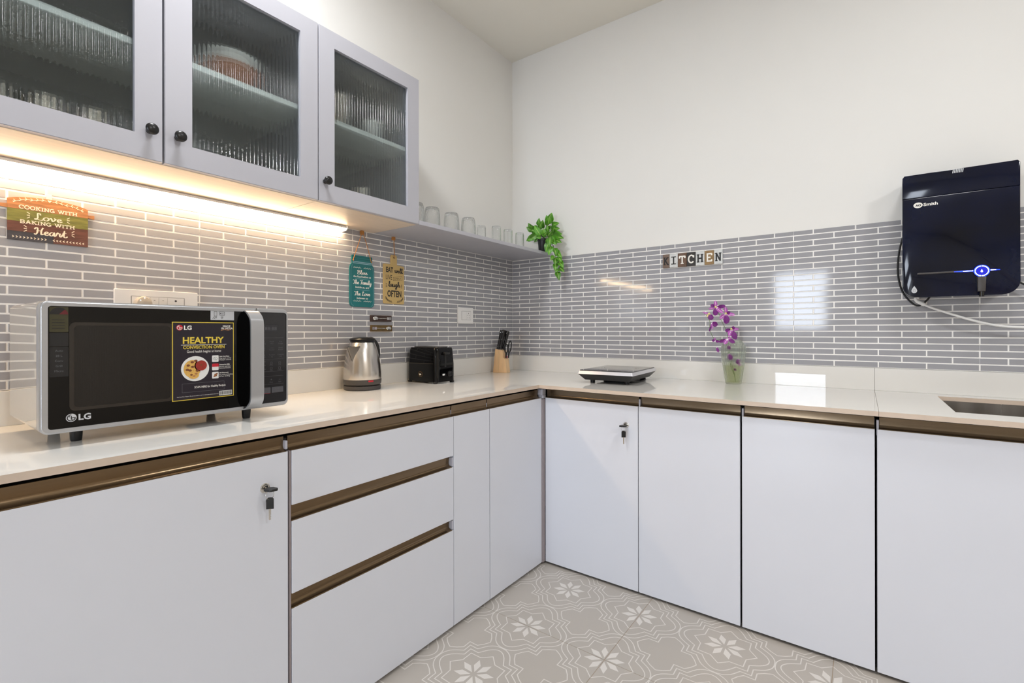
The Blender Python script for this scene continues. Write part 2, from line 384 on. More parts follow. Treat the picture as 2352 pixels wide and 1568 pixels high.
SLAB = {   # width, strokes, serif end points
 'K': (.95, [[(.2,0),(.2,1)], [(.2,.38),(.75,.97)], [(.38,.56),(.8,.03)]], [(.2,0),(.2,1),(.77,1),(.8,0)]),
 'I': (.5, [[(.25,0),(.25,1)]], [(.25,0),(.25,1)]),
 'T': (.9, [[(.45,0),(.45,1)], [(.05,.94),(.85,.94)], [(.08,.97),(.08,.7)], [(.82,.97),(.82,.7)]], [(.45,0)]),
 'C': (.9, [arc(.47,.5,.38,.46,40,320), [(.78,.97),(.78,.66)]], []),
 'O': (.95, [arc(.47,.5,.38,.46,0,360,20)], []),
 'H': (.98, [[(.2,0),(.2,1)], [(.78,0),(.78,1)], [(.2,.5),(.78,.5)]], [(.2,0),(.2,1),(.78,0),(.78,1)]),
 'E': (.85, [[(.2,0),(.2,1)], [(.1,.94),(.75,.94)], [(.2,.5),(.6,.5)], [(.1,.06),(.75,.06)], [(.73,.97),(.73,.74)], [(.73,.03),(.73,.26)]], []),
 'N': (1.0, [[(.2,0),(.2,1)], [(.8,0),(.8,1)], [(.2,.95),(.8,.05)]], [(.2,0),(.16,1),(.8,1)]),
 'G': (.95, [arc(.47,.5,.38,.46,40,345), [(.85,.42),(.5,.42)], [(.8,.42),(.8,.05)]], []),
 'W': (1.25, [[(.12,1),(.38,.04)], [(.38,.04),(.62,.9)], [(.62,.9),(.87,.04)], [(.87,.04),(1.13,1)]], [(.12,1),(1.13,1),(.62,.95)]),
 'A': (1.0, [[(.5,.97),(.17,0)], [(.5,.97),(.83,0)], [(.3,.34),(.7,.34)]], [(.17,0),(.83,0)]),
 'B': (.92, [[(.2,0),(.2,1)], [(.08,.94),(.5,.94)] + arc(.52,.73,.22,.21,90,-90,8) + [(.2,.52)], arc(.54,.29,.25,.23,90,-90,8) + [(.08,.06)]], []),
 ' ': (.5, [], [])}
def slab(mb, txt, x, y, hgt, O, u, v, mi=0, width=None, th=0.16, rise=0.0, align='CENTER'):
    tot = sum(SLAB[c][0] for c in txt); kx = (width / tot) if width else hgt
    X = x - (tot * kx / 2 if align == 'CENTER' else 0)
    for c in txt:
        adv, st, se = SLAB[c]
        f = lambda p: Vector((X + p[0] * kx, y + p[1] * hgt + (X - x) * rise))
        for s_ in st: poly(mb, [f(p) for p in s_], hgt * th, O, u, v, mi)
        for p in se:
            q = (p[0], min(max(p[1], .06), .94)); a, b = f((q[0] - .2, q[1])), f((q[0] + .2, q[1])); line(mb, a, b, hgt * .12, O, u, v, mi)
        X += adv * kx

# ------------------------------------------------------------------ room shell
H = 0.0762; ZC = 0.8381; ZB = 0.9318; ZT = 1.5358; ZS = 1.5416     # counter, upstand top, tile top, shelf underside
def wall(name, *b, m='wall_paint'):
    o = MB().box(*b).build(name, m); o['kind'] = 'structure'; return o
w_left = wall('wall_left', -0.12, ROOM_Y, 0, -0.008, 0.12, CEIL)
w_right = wall('wall_right', -0.008, 0.008, 0, ROOM_X + .12, 0.12, CEIL)
wall('wall_far_right', ROOM_X, ROOM_Y, 0, ROOM_X + .12, 0.008, CEIL, m='warm_paint')
mb = MB(); x0, x1, z0, z1 = WIN
for b in ((-.12, 0, x0, CEIL), (x1, 0, ROOM_X + .12, CEIL), (x0, 0, x1, z0), (x0, z1, x1, CEIL)): mb.box(b[0], ROOM_Y - .12, b[1], b[2], ROOM_Y, b[3])
o = mb.build('wall_back', 'wall_paint'); o['kind'] = 'structure'
o = MB().box(-.12, ROOM_Y - .12, CEIL, ROOM_X + .12, .12, CEIL + .1).build('ceiling', 'ceiling_paint'); o['kind'] = 'structure'
win = MB(); Y = ROOM_Y - .06
for b in ((x0, z0, x0 + .05, z1), (x1 - .05, z0, x1, z1), (x0, z0, x1, z0 + .05), (x0, z1 - .05, x1, z1), (x0, .52, x1, 1.12)): win.box(b[0], Y - .03, b[1], b[2], Y + .03, b[3])
win = win.build('window_1', 'white_plastic'); win['kind'] = 'structure'
# plaster above the tiles stands at the tile line; grout bed carries the tiles
def bed(name, parent, *b): return MB().box(*b).build(name, 'grout', parent)
MB().box(-.0085, ROOM_Y, ZS, .001, .008, CEIL).build('plaster', 'wall_paint', w_left)
MB().box(-.008, -.001, ZT, ROOM_X, .0085, CEIL).build('plaster', 'wall_paint', w_right)
bed('grout_bed', w_left, -.0085, -2.62, ZB, .0001, .008, ZS)
bed('grout_bed', w_right, -.008, -.0001, ZB, ROOM_X, .0085, ZT)

def tile_mesh(name, w, h, left):
    """one glazed brick tile, front face proud of the grout, edges chamfered"""
    b = .0007; t = .0012
    P = [(-w / 2, -h / 2), (w / 2, -h / 2), (w / 2, h / 2), (-w / 2, h / 2)]; Q = [(p[0] - math.copysign(b, p[0]), p[1] - math.copysign(b, p[1])) for p in P]
    f3 = (lambda p, d: (d, p[0], p[1])) if left else (lambda p, d: (p[0], -d, p[1]))
    V = [f3(p, -.003) for p in P] + [f3(p, t - .0008) for p in P] + [f3(q, t) for q in Q]
    F = [(8, 9, 10, 11)] + [(i, (i + 1) % 4, 4 + (i + 1) % 4, 4 + i) for i in range(4)] + [(4 + i, 4 + (i + 1) % 4, 8 + (i + 1) % 4, 8 + i) for i in range(4)]
    return V, F
def tile_wall(parent, left, off, parity, length, seam0, ztop, keep):
    """running-bond courses one inch high, six-inch bricks; every fourth brick falls on the joint of a two-foot panel"""
    rows = []; G = .0047
    nrow = int(math.ceil((ztop - ZB) / (H / 3) - .05))
    for r in range(nrow):
        zlo = ZB + r * H / 3; zhi = min(zlo + H / 3, ztop + G / 2)
        k = (parity + r) % 2; e = [0.0]
        kk = k
        while off + kk * H < length: e.append(off + kk * H); kk += 2
        e.append(length)
        for a, b in zip(e[:-1], e[1:]):
            if b - a < .008: continue
            cut = [a + G / 2 if a > 0 else .0015, b - G / 2]
            sm = [off + s * H for s in range(seam0, 60, 8) if a + .02 < off + s * H < b - .02]
            segs = [(cut[0], sm[0] - .0005), (sm[0] + .0005, cut[1])] if sm else [tuple(cut)]
            for p, q in segs: rows.append((p, q, zlo + G / 2, zhi - G / 2))
    cam = SC.camera.matrix_world.translation
    def size(t):
        c = (t[0] + t[1]) / 2; P = Vector((0, -c, (t[2] + t[3]) / 2)) if left else Vector((c, 0, (t[2] + t[3]) / 2))
        d = cam - P; n = abs(d.x if left else d.y) / d.length
        return (t[1] - t[0]) * n / d.length_squared
    lim = (lambda t: -2.36 < -t[0]) if left else (lambda t: t[0] < 2.36)
    rows.sort(key=lambda t: (not lim(t), -size(t)))
    cache = {}; rest = MB(); I = 0
    for i, (p, q, a, b) in enumerate(rows):
        key = (round(q - p, 4), round(b - a, 4)); c = (p + q) / 2; zc = (a + b) / 2
        V, F = tile_mesh('brick_tile', q - p, b - a, left)
        loc = (0, -c, zc) if left else (c, 0, zc)
        if i < keep:
            if key not in cache:
                me = bpy.data.meshes.new('brick_tile'); me.from_pydata(V, [], F); me.materials.append(MATS['tile_glaze'])
                bm = bmesh.new(); bm.from_mesh(me); bmesh.ops.recalc_face_normals(bm, faces=bm.faces)
                top = max(bm.faces, key=lambda f: f.calc_area())
                if top.normal.dot(Vector((1, 0, 0)) if left else Vector((0, -1, 0))) < 0: bmesh.ops.reverse_faces(bm, faces=bm.faces)
                bm.to_mesh(me); bm.free(); cache[key] = me
            o = bpy.data.objects.new('brick_tile', cache[key]); COL.objects.link(o); o.parent = parent; o.location = loc
            o.rotation_euler = (random.uniform(-.0006, .0006), random.uniform(-.0012, .0012), random.uniform(-.0016, .0016)) if left else (random.uniform(-.0012, .0012), random.uniform(-.0006, .0006), random.uniform(-.0016, .0016))
        else:
            rest.add([Vector(v) + Vector(loc) for v in V], F)
    if rest.v:
        o = rest.build('brick_tile_field', 'tile_glaze', parent); o['kind'] = 'stuff'
tile_wall(w_left, True, .0653, 1, 2.62, 7, ZS, 298)
tile_wall(w_right, False, .0570, 0, 2.75, 4, ZT, 298)

# ---- floor: two-foot printed tiles, four rosettes to a tile
FX, FY, FP = 1.1435, -1.0518, .3058
floor_ = MB().box(-.12, ROOM_Y - .12, -.1, ROOM_X + .12, .12, -.0012).build('floor', 'floor_grout'); floor_['kind'] = 'structure'
def motif(mb, cx, cy, O, u, v):
    f = lambda p: (cx + p[0] / 1000 * FP / .305, cy + p[1] / 1000 * FP / .305)
    def rot(p, q): return [p, (-p[1], p[0]), (-p[0], -p[1]), (p[1], -p[0])][q]
    for k in range(8):
        a = math.radians(22.5 + 45 * k); c, s = math.cos(a), math.sin(a); R = lambda p: f((p[0] * c - p[1] * s, p[0] * s + p[1] * c))
        mb.flat([R((10, 0)), R((40, -11.5)), R((66.5, 0)), R((40, 11.5))], O, u, v)
    st = []
    for k in range(8):
        for r, a in ((100, 45 * k), (78, 45 * k + 22.5)): st.append(f((r * math.cos(math.radians(a)), r * math.sin(math.radians(a)))))
    wl = .0033
    poly(mb, st, wl, O, u, v, closed=True)
    inner = [(86, 86), (86, 53)] + [(p.x, p.y) for p in spline([Vector((86, 53)), Vector((115, 34)), Vector((131, 16)), Vector((135.6, 0)), Vector((131, -16)), Vector((115, -34)), Vector((86, -53))], 3)][1:-1] + [(86, -53)]
    mid = [(100, 100), (100, 67)] + [(p.x, p.y) for p in spline([Vector((100, 67)), Vector((132, 46)), Vector((148, 23)), Vector((151.2, 0)), Vector((148, -23)), Vector((132, -46)), Vector((100, -67))], 3)][1:-1] + [(100, -67)]
    for ring in (inner, mid):
        full = []
        for q in (0, 3, 2, 1): full += [rot(p, q) for p in ring]
        poly(mb, [f(p) for p in full], wl, O, u, v, closed=True)
    for q in range(4): poly(mb, [f(rot(p, q)) for p in ((152.5, 53), (131, 65), (113, 80), (113, 113), (80, 113), (65, 131), (53, 152.5))], wl, O, u, v)
T = 2 * FP
tm = MB().box(-T / 2 + .0009, -T / 2 + .0009, -.012, T / 2 - .0009, T / 2 - .0009, 0, bev=.0006, seg=1)
pm = MB(); LIFT[1] = 0.0
for i in (-1, 0, 1):
    for j in (-1, 0, 1): motif(pm, i * FP, j * FP, (0, 0, .00015), (1, 0, 0), (0, 1, 0))
bm = bmesh.new(); vs = [bm.verts.new(p) for p in pm.v]
for q in pm.f:
    try: bm.faces.new([vs[i] for i in q])
    except ValueError: pass
for n, d in (((1, 0, 0), T / 2 - .0009), ((-1, 0, 0), T / 2 - .0009), ((0, 1, 0), T / 2 - .0009), ((0, -1, 0), T / 2 - .0009)):
    bmesh.ops.bisect_plane(bm, geom=bm.verts[:] + bm.edges[:] + bm.faces[:], dist=1e-7, plane_co=Vector(n) * d, plane_no=n, clear_outer=True)
for q in bm.faces:
    q.normal_update()
    if q.normal.z < 0: q.normal_flip()
LIFT[1] = 7e-6
pme = bpy.data.meshes.new('tile_print'); bm.to_mesh(pme); bm.free(); pme.materials.append(MATS['floor_print'])
tile0 = tm.build('floor_tile', 'floor_tile', floor_); first = True
for i in range(-1, 4):
    for j in range(-7, 2):
        cx, cy = FX + T / 2 + (i - 1) * T, FY + T / 2 + j * T
        if cx < .4 or cx - T / 2 > ROOM_X or cy > -.4 or cy - T / 2 < ROOM_Y: continue
        t = tile0 if first else tile0.copy(); first = False
        if t is not tile0: COL.objects.link(t); t.parent = floor_
        t.location = (cx, cy, 0)
        p = bpy.data.objects.new('tile_print', pme); COL.objects.link(p); p.parent = t

# ------------------------------------------------------------------ base cabinets
FL, FR = .629, .612           # door planes: left run x = FL, right run y = -FR
DT = .7755                    # top of the doors
ZF = .0115
class Run:
    """maps (s along the run, d out from the door plane, z) to the world"""
    def __init__(s, left): s.left = left
    def P(s, a, d, z): return Vector((FL + d, -a, z)) if s.left else Vector((a, -FR - d, z))
    def box(s, mb, a0, a1, d0, d1, z0, z1, bev=0, mi=0):
        p, q = s.P(a0, d0, z0), s.P(a1, d1, z1); mb.box(p.x, p.y, p.z, q.x, q.y, q.z, mi, bev)
LR, RR = Run(True), Run(False)
def profile(run, a0, a1, ztop, zdoor, parent, name='handle_profile'):
    """bronze finger-pull channel: flat back, cove at the foot, small lip above the front below"""
    sec = [(-.020, ztop), (-.016, ztop)]
    h = ztop - zdoor
    sec += [(-.019, zdoor + h * .40)]
    for k in range(9):
        a = k / 8 * PI / 2; sec.append((-.019 + .019 * (1 - math.cos(a)) , zdoor + h * .40 - h * .40 * math.sin(a)))
    # rounded bead at the front of the cove
    sec = sec[:-1] + [(-.0015, zdoor + .0022), (.0, zdoor + .0012), (.0, zdoor), (-.022, zdoor), (-.022, ztop)]
    mb = MB(); n = len(sec); V = []
    for a in (a0, a1): V += [run.P(a, d, z) for d, z in sec]
    F = [(i, (i + 1) % n, n + (i + 1) % n, n + i) for i in range(n)] + [tuple(range(n)), tuple(range(2 * n - 1, n - 1, -1))]
    mb.add(V, F)
    return mb.build(name, 'bronze' if run.left else 'bronze_x', parent, smooth=35)
def front(run, a0, a1, z0, z1, parent, name):
    mb = MB(); run.box(mb, a0, a1, -.018, 0, z0, z1, bev=.0012)
    return mb.build(name, 'laminate', parent)
def edge_strip(run, a0, a1, z0, z1, parent):
    mb = MB(); run.box(mb, a0, a1, -.017, -.002, z0, z1); return mb.build('edge_band', 'edge_band', parent)
def carcass(run, a0, a1, parent, depth=.56, top=.805):
    mb = MB(); run.box(mb, a0, a1, -depth, -.024, .06, top); run.box(mb, a0, a1, -depth + .02, -.045, .0005, .06)
    return mb.build('carcass', 'carcass', parent)
def cap(run, a0, a1, z0, z1, parent, d=-.006):
    mb = MB(); run.box(mb, a0, a1, -.020, d, z0, z1, bev=.0012); return mb.build('end_cap', 'end_cap', parent)
def lock(run, a, z, parent):
    mb = MB(); n = 24
    prof = [(.0125, .0), (.0125, .0015), (.0105, .0035), (.0095, .0035), (.0088, .0022), (.0068, .0022), (.0066, .0040), (.0, .0040)]
    V = []; F = []
    for r, h in prof:
        for k in range(n):
            t = 2 * PI * k / n; q = run.P(a, h, z); q = q + (Vector((0, 1, 0)) if run.left else Vector((1, 0, 0))) * r * math.cos(t) + Vector((0, 0, 1)) * r * math.sin(t); V.append(q)
    for i in range(len(prof) - 1):
        for k in range(n): F.append((i * n + k, i * n + (k + 1) % n, (i + 1) * n + (k + 1) % n, (i + 1) * n + k))
    mb.add(V, F); return mb.build('lock', 'chrome', parent, smooth=40)
PT = .8125                    # top of the finger pulls (a dark gap stays under the worktop)
# left run, from the camera towards the corner
c = thing('base_cabinet', 'wide white base cabinet under the microwave with a keyed lock in its door', 'cabinet', (FL, -2.15, 0), group='white base cabinets with bronze finger pulls')
carcass(LR, 1.846, 2.75, c); profile(LR, 1.852, 2.75, PT, DT, c); d1 = front(LR, 1.8485, 2.75, ZF, DT, c, 'door'); lock(LR, 1.9075, .6955, d1); cap(LR, 1.846, 1.852, DT + .004, .802, c)
c = thing('base_cabinet', 'white drawer unit with three drawers beside the keyed cabinet', 'cabinet', (FL, -1.53, 0), group='white base cabinets with bronze finger pulls')
carcass(LR, 1.2235, 1.8455, c)
edge_strip(LR, 1.8395, 1.8445, ZF, DT, c)
profile(LR, 1.2245, 1.841, PT, DT, c)
front(LR, 1.2255, 1.838, .632, DT, c, 'drawer_front'); profile(LR, 1.2325, 1.8395, .6265, .591, c)
front(LR, 1.2255, 1.838, .400, .591, c, 'drawer_front'); profile(LR, 1.2325, 1.8395, .3955, .3615, c)
front(LR, 1.2255, 1.838, ZF, .3615, c, 'drawer_front')
for z in (.594, .3645): cap(LR, 1.2245, 1.2315, z, z + .031, c, d=-.002)
c = thing('base_cabinet', 'narrow white pull-out cabinet between the drawers and the blind corner door', 'cabinet', (FL, -1.12, 0), group='white base cabinets with bronze finger pulls')
carcass(LR, 1.0155, 1.2225, c); profile(LR, 1.0165, 1.2205, PT, DT, c); front(LR, 1.0165, 1.2235, ZF, DT, c, 'door'); cap(LR, 1.2205, 1.2222, DT + .002, .797, c, d=-.0165)
c = thing('base_cabinet', 'white blind corner cabinet at the end of the left run', 'cabinet', (FL, -.82, 0), group='white base cabinets with bronze finger pulls')
carcass(LR, .66, 1.0145, c); profile(LR, .640, 1.0125, PT, DT, c); front(LR, .632, 1.0135, ZF, DT, c, 'door'); cap(LR, 1.0128, 1.0145, DT + .002, .797, c, d=-.0165)
mb = MB(); mb.box(.600, -.631, .787, .632, -.598, .8165, bev=.004); mb.box(.606, -.628, .772, .634, -.602, .788, bev=.003); mb.build('corner_connector', 'end_cap', c)
MB().box(.612, -.6315, ZF, .6345, -.612, .770).build('corner_post', 'edge_band', c)
# right run
for a0, a1, lab, lk in ((.6365, 1.0865, 'white base cabinet with a keyed lock just right of the inner corner', 1),
                        (1.0895, 1.4725, 'plain white base cabinet below the flower vase, second from the inner corner', 0),
                        (1.4795, 1.8635, 'plain white base cabinet left of the sink, third from the inner corner', 0),
                        (1.8695, 2.46, 'white base cabinet under the sink', 0)):
    c = thing('base_cabinet', lab, 'cabinet', ((a0 + a1) / 2, -FR, 0), group='white base cabinets with bronze finger pulls')
    carcass(RR, a0 - .001, a1 + .001, c, top=.60 if a0 > 1.8 else .805); profile(RR, a0 + (.006 if a0 > 1 else .0), a1 - .001, PT, DT, c); d2 = front(RR, a0, a1, ZF, DT, c, 'door')
    if a0 > 1: cap(RR, a0 - .0016, a0 + .0048, DT - .02, .804, c)
    if lk: lock(RR, 1.0345, .6925, d2)
def key_set(run, a, z, side, label):
    t = thing('key_set', label, 'keys', run.P(a, .004, z), group='keys hanging in the cabinet locks')
    S = Vector((0, 1, 0)) if run.left else Vector((1, 0, 0)); N = run.P(0, 1, 0) - run.P(0, 0, 0); Z = Vector((0, 0, 1)); P0 = run.P(a, .004, z)
    def lump(name, m, O, du, dv, poly_, th):
        n = du.cross(dv).normalized(); mb = MB().prism(poly_, O - n * th / 2, du, dv, th, bev=th * .25, seg=1); return mb.build(name, m, t)
    # key in the lock: head seen edge-on, sticking out
    lump('key_head', 'black_plastic', P0 + N * .006, (N + S * side * .25).normalized(), S, rrect(0, -.011, .026, .011, .006), .006)
    MB().tube([P0, P0 + N * .008], .003, 8).build('key_blade', 'chrome', t)
    c = P0 + N * .020 + Vector((0, 0, -.012)); ring = [c + (S * math.cos(q) + Z * math.sin(q)) * .0105 for q in [2 * PI * k / 20 for k in range(20)]]
    MB().tube(ring, .0007, 6, closed=True).build('key_ring', 'chrome', t)
    h = c + Vector((0, 0, -.008))
    lump('spare_key_head', 'black_plastic', h, (S * .75 + N * .65 * side).normalized(), Z, rrect(-.0085, -.027, .0085, .001, .006, corners=(0, 0, 1, 1)), .005)
    MB().prism([(-.0025, -.052), (0, -.0545), (.0025, -.052), (.0016, -.049), (.0026, -.046), (.0016, -.043), (.0026, -.040), (.0026, -.026), (-.0025, -.026)], h - Vector((.0, 0, 0)), (S * .75 + N * .65 * side).normalized(), Z, .0016).build('spare_key_blade', 'steel', t)
key_set(LR, 1.9075, .6955, 1, 'key with black head and hanging spare in the lock of the cabinet under the microwave')
key_set(RR, 1.0345, .6925, -1, 'key with black head and hanging spare in the lock right of the inner corner')

# ------------------------------------------------------------------ worktop, upstand, sink
DL, DR, CT = .631, .656, .0155
t = thing('worktop', 'glossy white quartz worktop with beige edge running round the corner', 'worktop', (.3, -.3, ZC))
def slabmesh(boxes):
    mb = MB()
    for (x0, y0, x1, y1) in boxes: mb.box(x0, y0, ZC - CT, x1, y1, ZC)
    return mb
def edges_to(o):
    me = o.data; me.materials.append(MATS['quartz_edge'])
    for p in me.polygons:
        if abs(p.normal.z) < .5: p.material_index = 1
edges_to(slabmesh([(0, -2.78, DL, 0)]).build('worktop_slab', 'quartz', t))
edges_to(slabmesh([(DL, -DR, 1.8727, 0)]).build('worktop_slab', 'quartz', t))
SX0, SX1, SY0, SY1 = 2.061, 2.62, -.534, -.093
edges_to(slabmesh([(1.8735, -DR, SX0, 0), (SX0, -DR, SX1, SY0), (SX0, SY1, SX1, 0), (SX1, -DR, ROOM_X, 0)]).build('worktop_slab', 'quartz', t))
UT = .012
MB().box(0, -2.78, ZC, UT, 0, ZB - .0008, bev=.0008, seg=1).build('upstand', 'quartz', t)
MB().box(UT, -UT, ZC, 1.8727, 0, ZB - .0008, bev=.0008, seg=1).build('upstand', 'quartz', t)
MB().box(1.8735, -UT, ZC, ROOM_X, 0, ZB - .0008, bev=.0008, seg=1).build('upstand', 'quartz', t)
s = thing('sink', 'undermounted stainless steel sink at the right edge of the worktop', 'sink', (2.34, -.31, ZC - .2))
mb = MB(); e = .006; zt, zb_ = ZC - CT - .0005, ZC - .20
mb.box(SX0 - .02, SY0 - .02, zb_ - .002, SX1 + .02, SY1 + .02, zb_)
for b in ((SX0 - .02, SY0 - .02, SX0 - e, SY1 + .02), (SX1 + e, SY0 - .02, SX1 + .02, SY1 + .02), (SX0 - e, SY0 - .02, SX1 + e, SY0 - e), (SX0 - e, SY1 + e, SX1 + e, SY1 + .02)): mb.box(b[0], b[1], zb_, b[2], b[3], zt)
mb.build('basin', 'steel', s)
MB().lathe([(.045, 0), (.045, .003), (.035, .004), (.03, .001)], (2.34, -.31, zb_), 28).build('drain', 'steel_dark', s, smooth=40)

# ------------------------------------------------------------------ wall cabinets with reeded glass
CX = .31; CTOP = 2.157
def wall_cabinet(label, y0, y1, doors, shelf=True):
    c = thing('wall_cabinet', label, 'cabinet', (0.0, (y0 + y1) / 2, ZS), group='grey wall cabinets with reeded glass doors')
    th = .018; b = CX - .020
    MB().box(.0015, y0, ZS, b, y1, ZS + th, bev=.001, seg=1).build('bottom_board', 'board_beige', c)
    MB().box(.0015, y0, CTOP - th, b, y1, CTOP).build('top_board', 'cab_grey', c)
    MB().box(.0015, y0, ZS + th, b, y0 + th, CTOP - th).build('side_board', 'cab_grey', c)
    MB().box(.0015, y1 - th, ZS + th, b, y1, CTOP - th).build('side_board', 'cab_grey', c)
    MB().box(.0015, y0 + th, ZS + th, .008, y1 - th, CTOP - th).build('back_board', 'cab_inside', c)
    MB().box(.009, y0 + th + .001, 1.840, .287, y1 - th - .001, 1.857, bev=.001, seg=1).build('shelf', 'cab_shelf', c)
    for (a0, a1, o0, o1, knob, kr) in doors:
        d = MB(); z0, z1 = ZS + .001, CTOP; oz0, oz1 = 1.606, 2.098
        bm = bmesh.new(); X0, X1 = CX - .018, CX
        def ring(x, q): return [bm.verts.new((x, q[0], q[2])), bm.verts.new((x, q[1], q[2])), bm.verts.new((x, q[1], q[3])), bm.verts.new((x, q[0], q[3]))]
        A = ring(X1, (a0, a1, z0, z1)); B = ring(X1, (o0, o1, oz0, oz1)); C_ = ring(X0, (a0, a1, z0, z1)); D = ring(X0, (o0, o1, oz0, oz1))
        for i in range(4):
            j = (i + 1) % 4
            bm.faces.new((A[i], A[j], B[j], B[i])); bm.faces.new((C_[j], C_[i], D[i], D[j])); bm.faces.new((A[j], A[i], C_[i], C_[j])); bm.faces.new((B[i], B[j], D[j], D[i]))
        oute = [e for e in bm.edges if all(v in A for v in e.verts)]
        bmesh.ops.bevel(bm, geom=oute, offset=.0015, segments=2, affect='EDGES')
        d.bm(bm); dr = d.build('door', 'cab_grey', c, smooth=35)
        # reeded pane: real flutes
        g = MB(); pitch = .0118; n = int((o1 - o0 + .008) / pitch * 8); V = []; F = []; xb = CX - .0165
        for i in range(n + 1):
            y = o0 - .004 + (o1 - o0 + .008) * i / n; ph = (i % 8) / 8
            x = xb + .0045 + .0017 * math.sin(ph * PI)
            V += [(x, y, oz0 - .004), (x, y, oz1 + .004), (xb, y, oz0 - .004), (xb, y, oz1 + .004)]
        for i in range(n):
            p, q = 4 * i, 4 * (i + 1); F += [(p, q, q + 1, p + 1), (p + 2, p + 3, q + 3, q + 2), (p, p + 2, q + 2, q), (p + 1, q + 1, q + 3, p + 3)]
        F += [(0, 1, 3, 2), (4 * n, 4 * n + 2, 4 * n + 3, 4 * n + 1)]
        g.add(V, F).build('reeded_pane', 'reeded_glass', dr, smooth=50)
        k = MB(); ky, kz = knob
        k.lathe([(.0075, 0), (.0085, .001), (.0075, .003), (.0055, .006), (.0052, .011), (.0105, .016), (.0145, .020), (.0150, .023), (.0135, .027), (.009, .0295), (.003, .0305)], (CX, ky, kz), 24, axis='X')
        k.build('knob', 'black_satin', dr, smooth=50)
    return c
wall_cabinet('grey double-door wall cabinet with reeded glass above the microwave', -2.475, -1.5640, [(-2.474, -2.0225, -2.405, -2.0835, (-2.052, 1.6185), 0), (-2.0175, -1.5650, -1.9515, -1.6295, (-1.987, 1.620), 0)])
wall_cabinet('narrow grey wall cabinet with one reeded glass door beside the open shelf', -1.5630, -1.0965, [(-1.5618, -1.0968, -1.5010, -1.1590, (-1.5395, 1.613), 0)])
o = MB().box(.0015, -1.0960, ZS, CX, -.0015, ZS + .018, bev=.001, seg=1).build('wall_shelf', 'cab_grey')
tag(o, 'grey open wall shelf in the corner carrying glasses and a plant', 'shelf')
# what stands behind the reeded glass
def behind(name, label, cat, prof, loc, m, n=28, group=None):
    o = MB().lathe(prof, loc, n, cap1=False).build(name, m, smooth=50); return tag(o, label, cat, group)
Z2, Z1 = 1.8575, ZS + .0185
behind('bowl', 'copper coloured bowl seen through the middle reeded glass door', 'bowl', [(.035, 0), (.055, .008), (.082, .04), (.090, .068), (.087, .068), (.078, .04), (.05, .012)], (.185, -1.80, Z2), 'copper_bowl')
behind('bowl', 'white china bowl stacked in the copper bowl behind reeded glass', 'bowl', [(.04, 0), (.06, .012), (.085, .042), (.090, .07), (.087, .07), (.08, .045), (.05, .016)], (.185, -1.80, Z2 + .030), 'china')
behind('jar', 'tall steel jar behind the narrow reeded glass door, upper shelf', 'jar', [(.04, 0), (.042, .002), (.042, .105), (.044, .107), (.044, .125), (.03, .130), (.004, .132)], (.205, -1.425, Z2), 'steel')
behind('cup', 'white cup behind the narrow reeded glass door, upper shelf', 'cup', [(.026, 0), (.034, .01), (.038, .08), (.035, .08), (.03, .012)], (.21, -1.27, Z2), 'china')
behind('plate', 'white plate in the stack on the cabinet floor behind the middle reeded glass door', 'plate', [(.06, 0), (.10, .012), (.10, .016), (.065, .004)], (.17, -1.80, Z1), 'china', group='stacked white plates behind reeded glass')
behind('tumbler', 'steel tumbler on the cabinet floor behind the narrow reeded glass door', 'tumbler', [(.028, 0), (.034, .09), (.032, .09), (.026, .004)], (.22, -1.33, Z1), 'steel')
for i in range(1, 7): behind('plate', 'white plate in the stack on the cabinet floor behind the middle reeded glass door', 'plate', [(.06, 0), (.10, .012), (.10, .015), (.065, .004)], (.17, -1.80, Z1 + i * .0062), 'china', group='stacked white plates behind reeded glass')
for i, y in enumerate((-2.14, -2.235, -2.33)): behind('glass_tumbler', ('steel tumbler under the shelf behind the left glass door, nearest its knob', 'middle steel tumbler of three under the shelf behind the left glass door', 'leftmost steel tumbler of three under the shelf behind the left glass door')[i], 'tumbler', [(.030, 0), (.037, .10), (.035, .10), (.028, .004)], (.20, y, Z1), 'steel', group='steel tumblers behind the left glass door')
# LED batten
s = thing('led_strip_light', 'warm white LED strip light glowing under the wall cabinets', 'light', (.02, -1.87, ZS))
prof = [(.004, ZS - .0003), (.036, ZS - .0003), (.039, ZS - .0035), (.0385, ZS - .0105), (.030, ZS - .0180), (.004, ZS - .0205)]
MB().prism(prof, (0, -1.262, 0), (1, 0, 0), (0, 0, 1), -.0045).build('end_cap', 'white_plastic', s)
V = []
for y in (-2.478, -1.2625): V += [(x, y, z) for x, z in prof]
mb = MB(); mb.add(V, [(0, 6, 7, 1), (1, 7, 8, 2), (2, 8, 9, 3), (5, 11, 6, 0), (0, 1, 2, 3, 4, 5)], 1); mb.add(V, [(3, 9, 10, 4), (4, 10, 11, 5)], 0)
mb.build('diffuser', ['led_diffuser', 'white_plastic'], s)

# ------------------------------------------------------------------ microwave
MX = .455; MY0, MY1, MZ0, MZ1 = -2.286, -1.7525, .8715, 1.1525
t = thing('microwave', 'black and silver microwave oven with a promotional poster on its door', 'microwave', (.28, -2.02, ZC))
poly_ = rrect(MY0, MZ0 + .001, MY1, MZ1, .012)
mb = MB().prism([(y, z) for y, z in poly_], (.125, 0, 0), (0, 1, 0), (0, 0, 1), MX - .027 - .125); mb.build('case', 'mw_case', t, smooth=40)
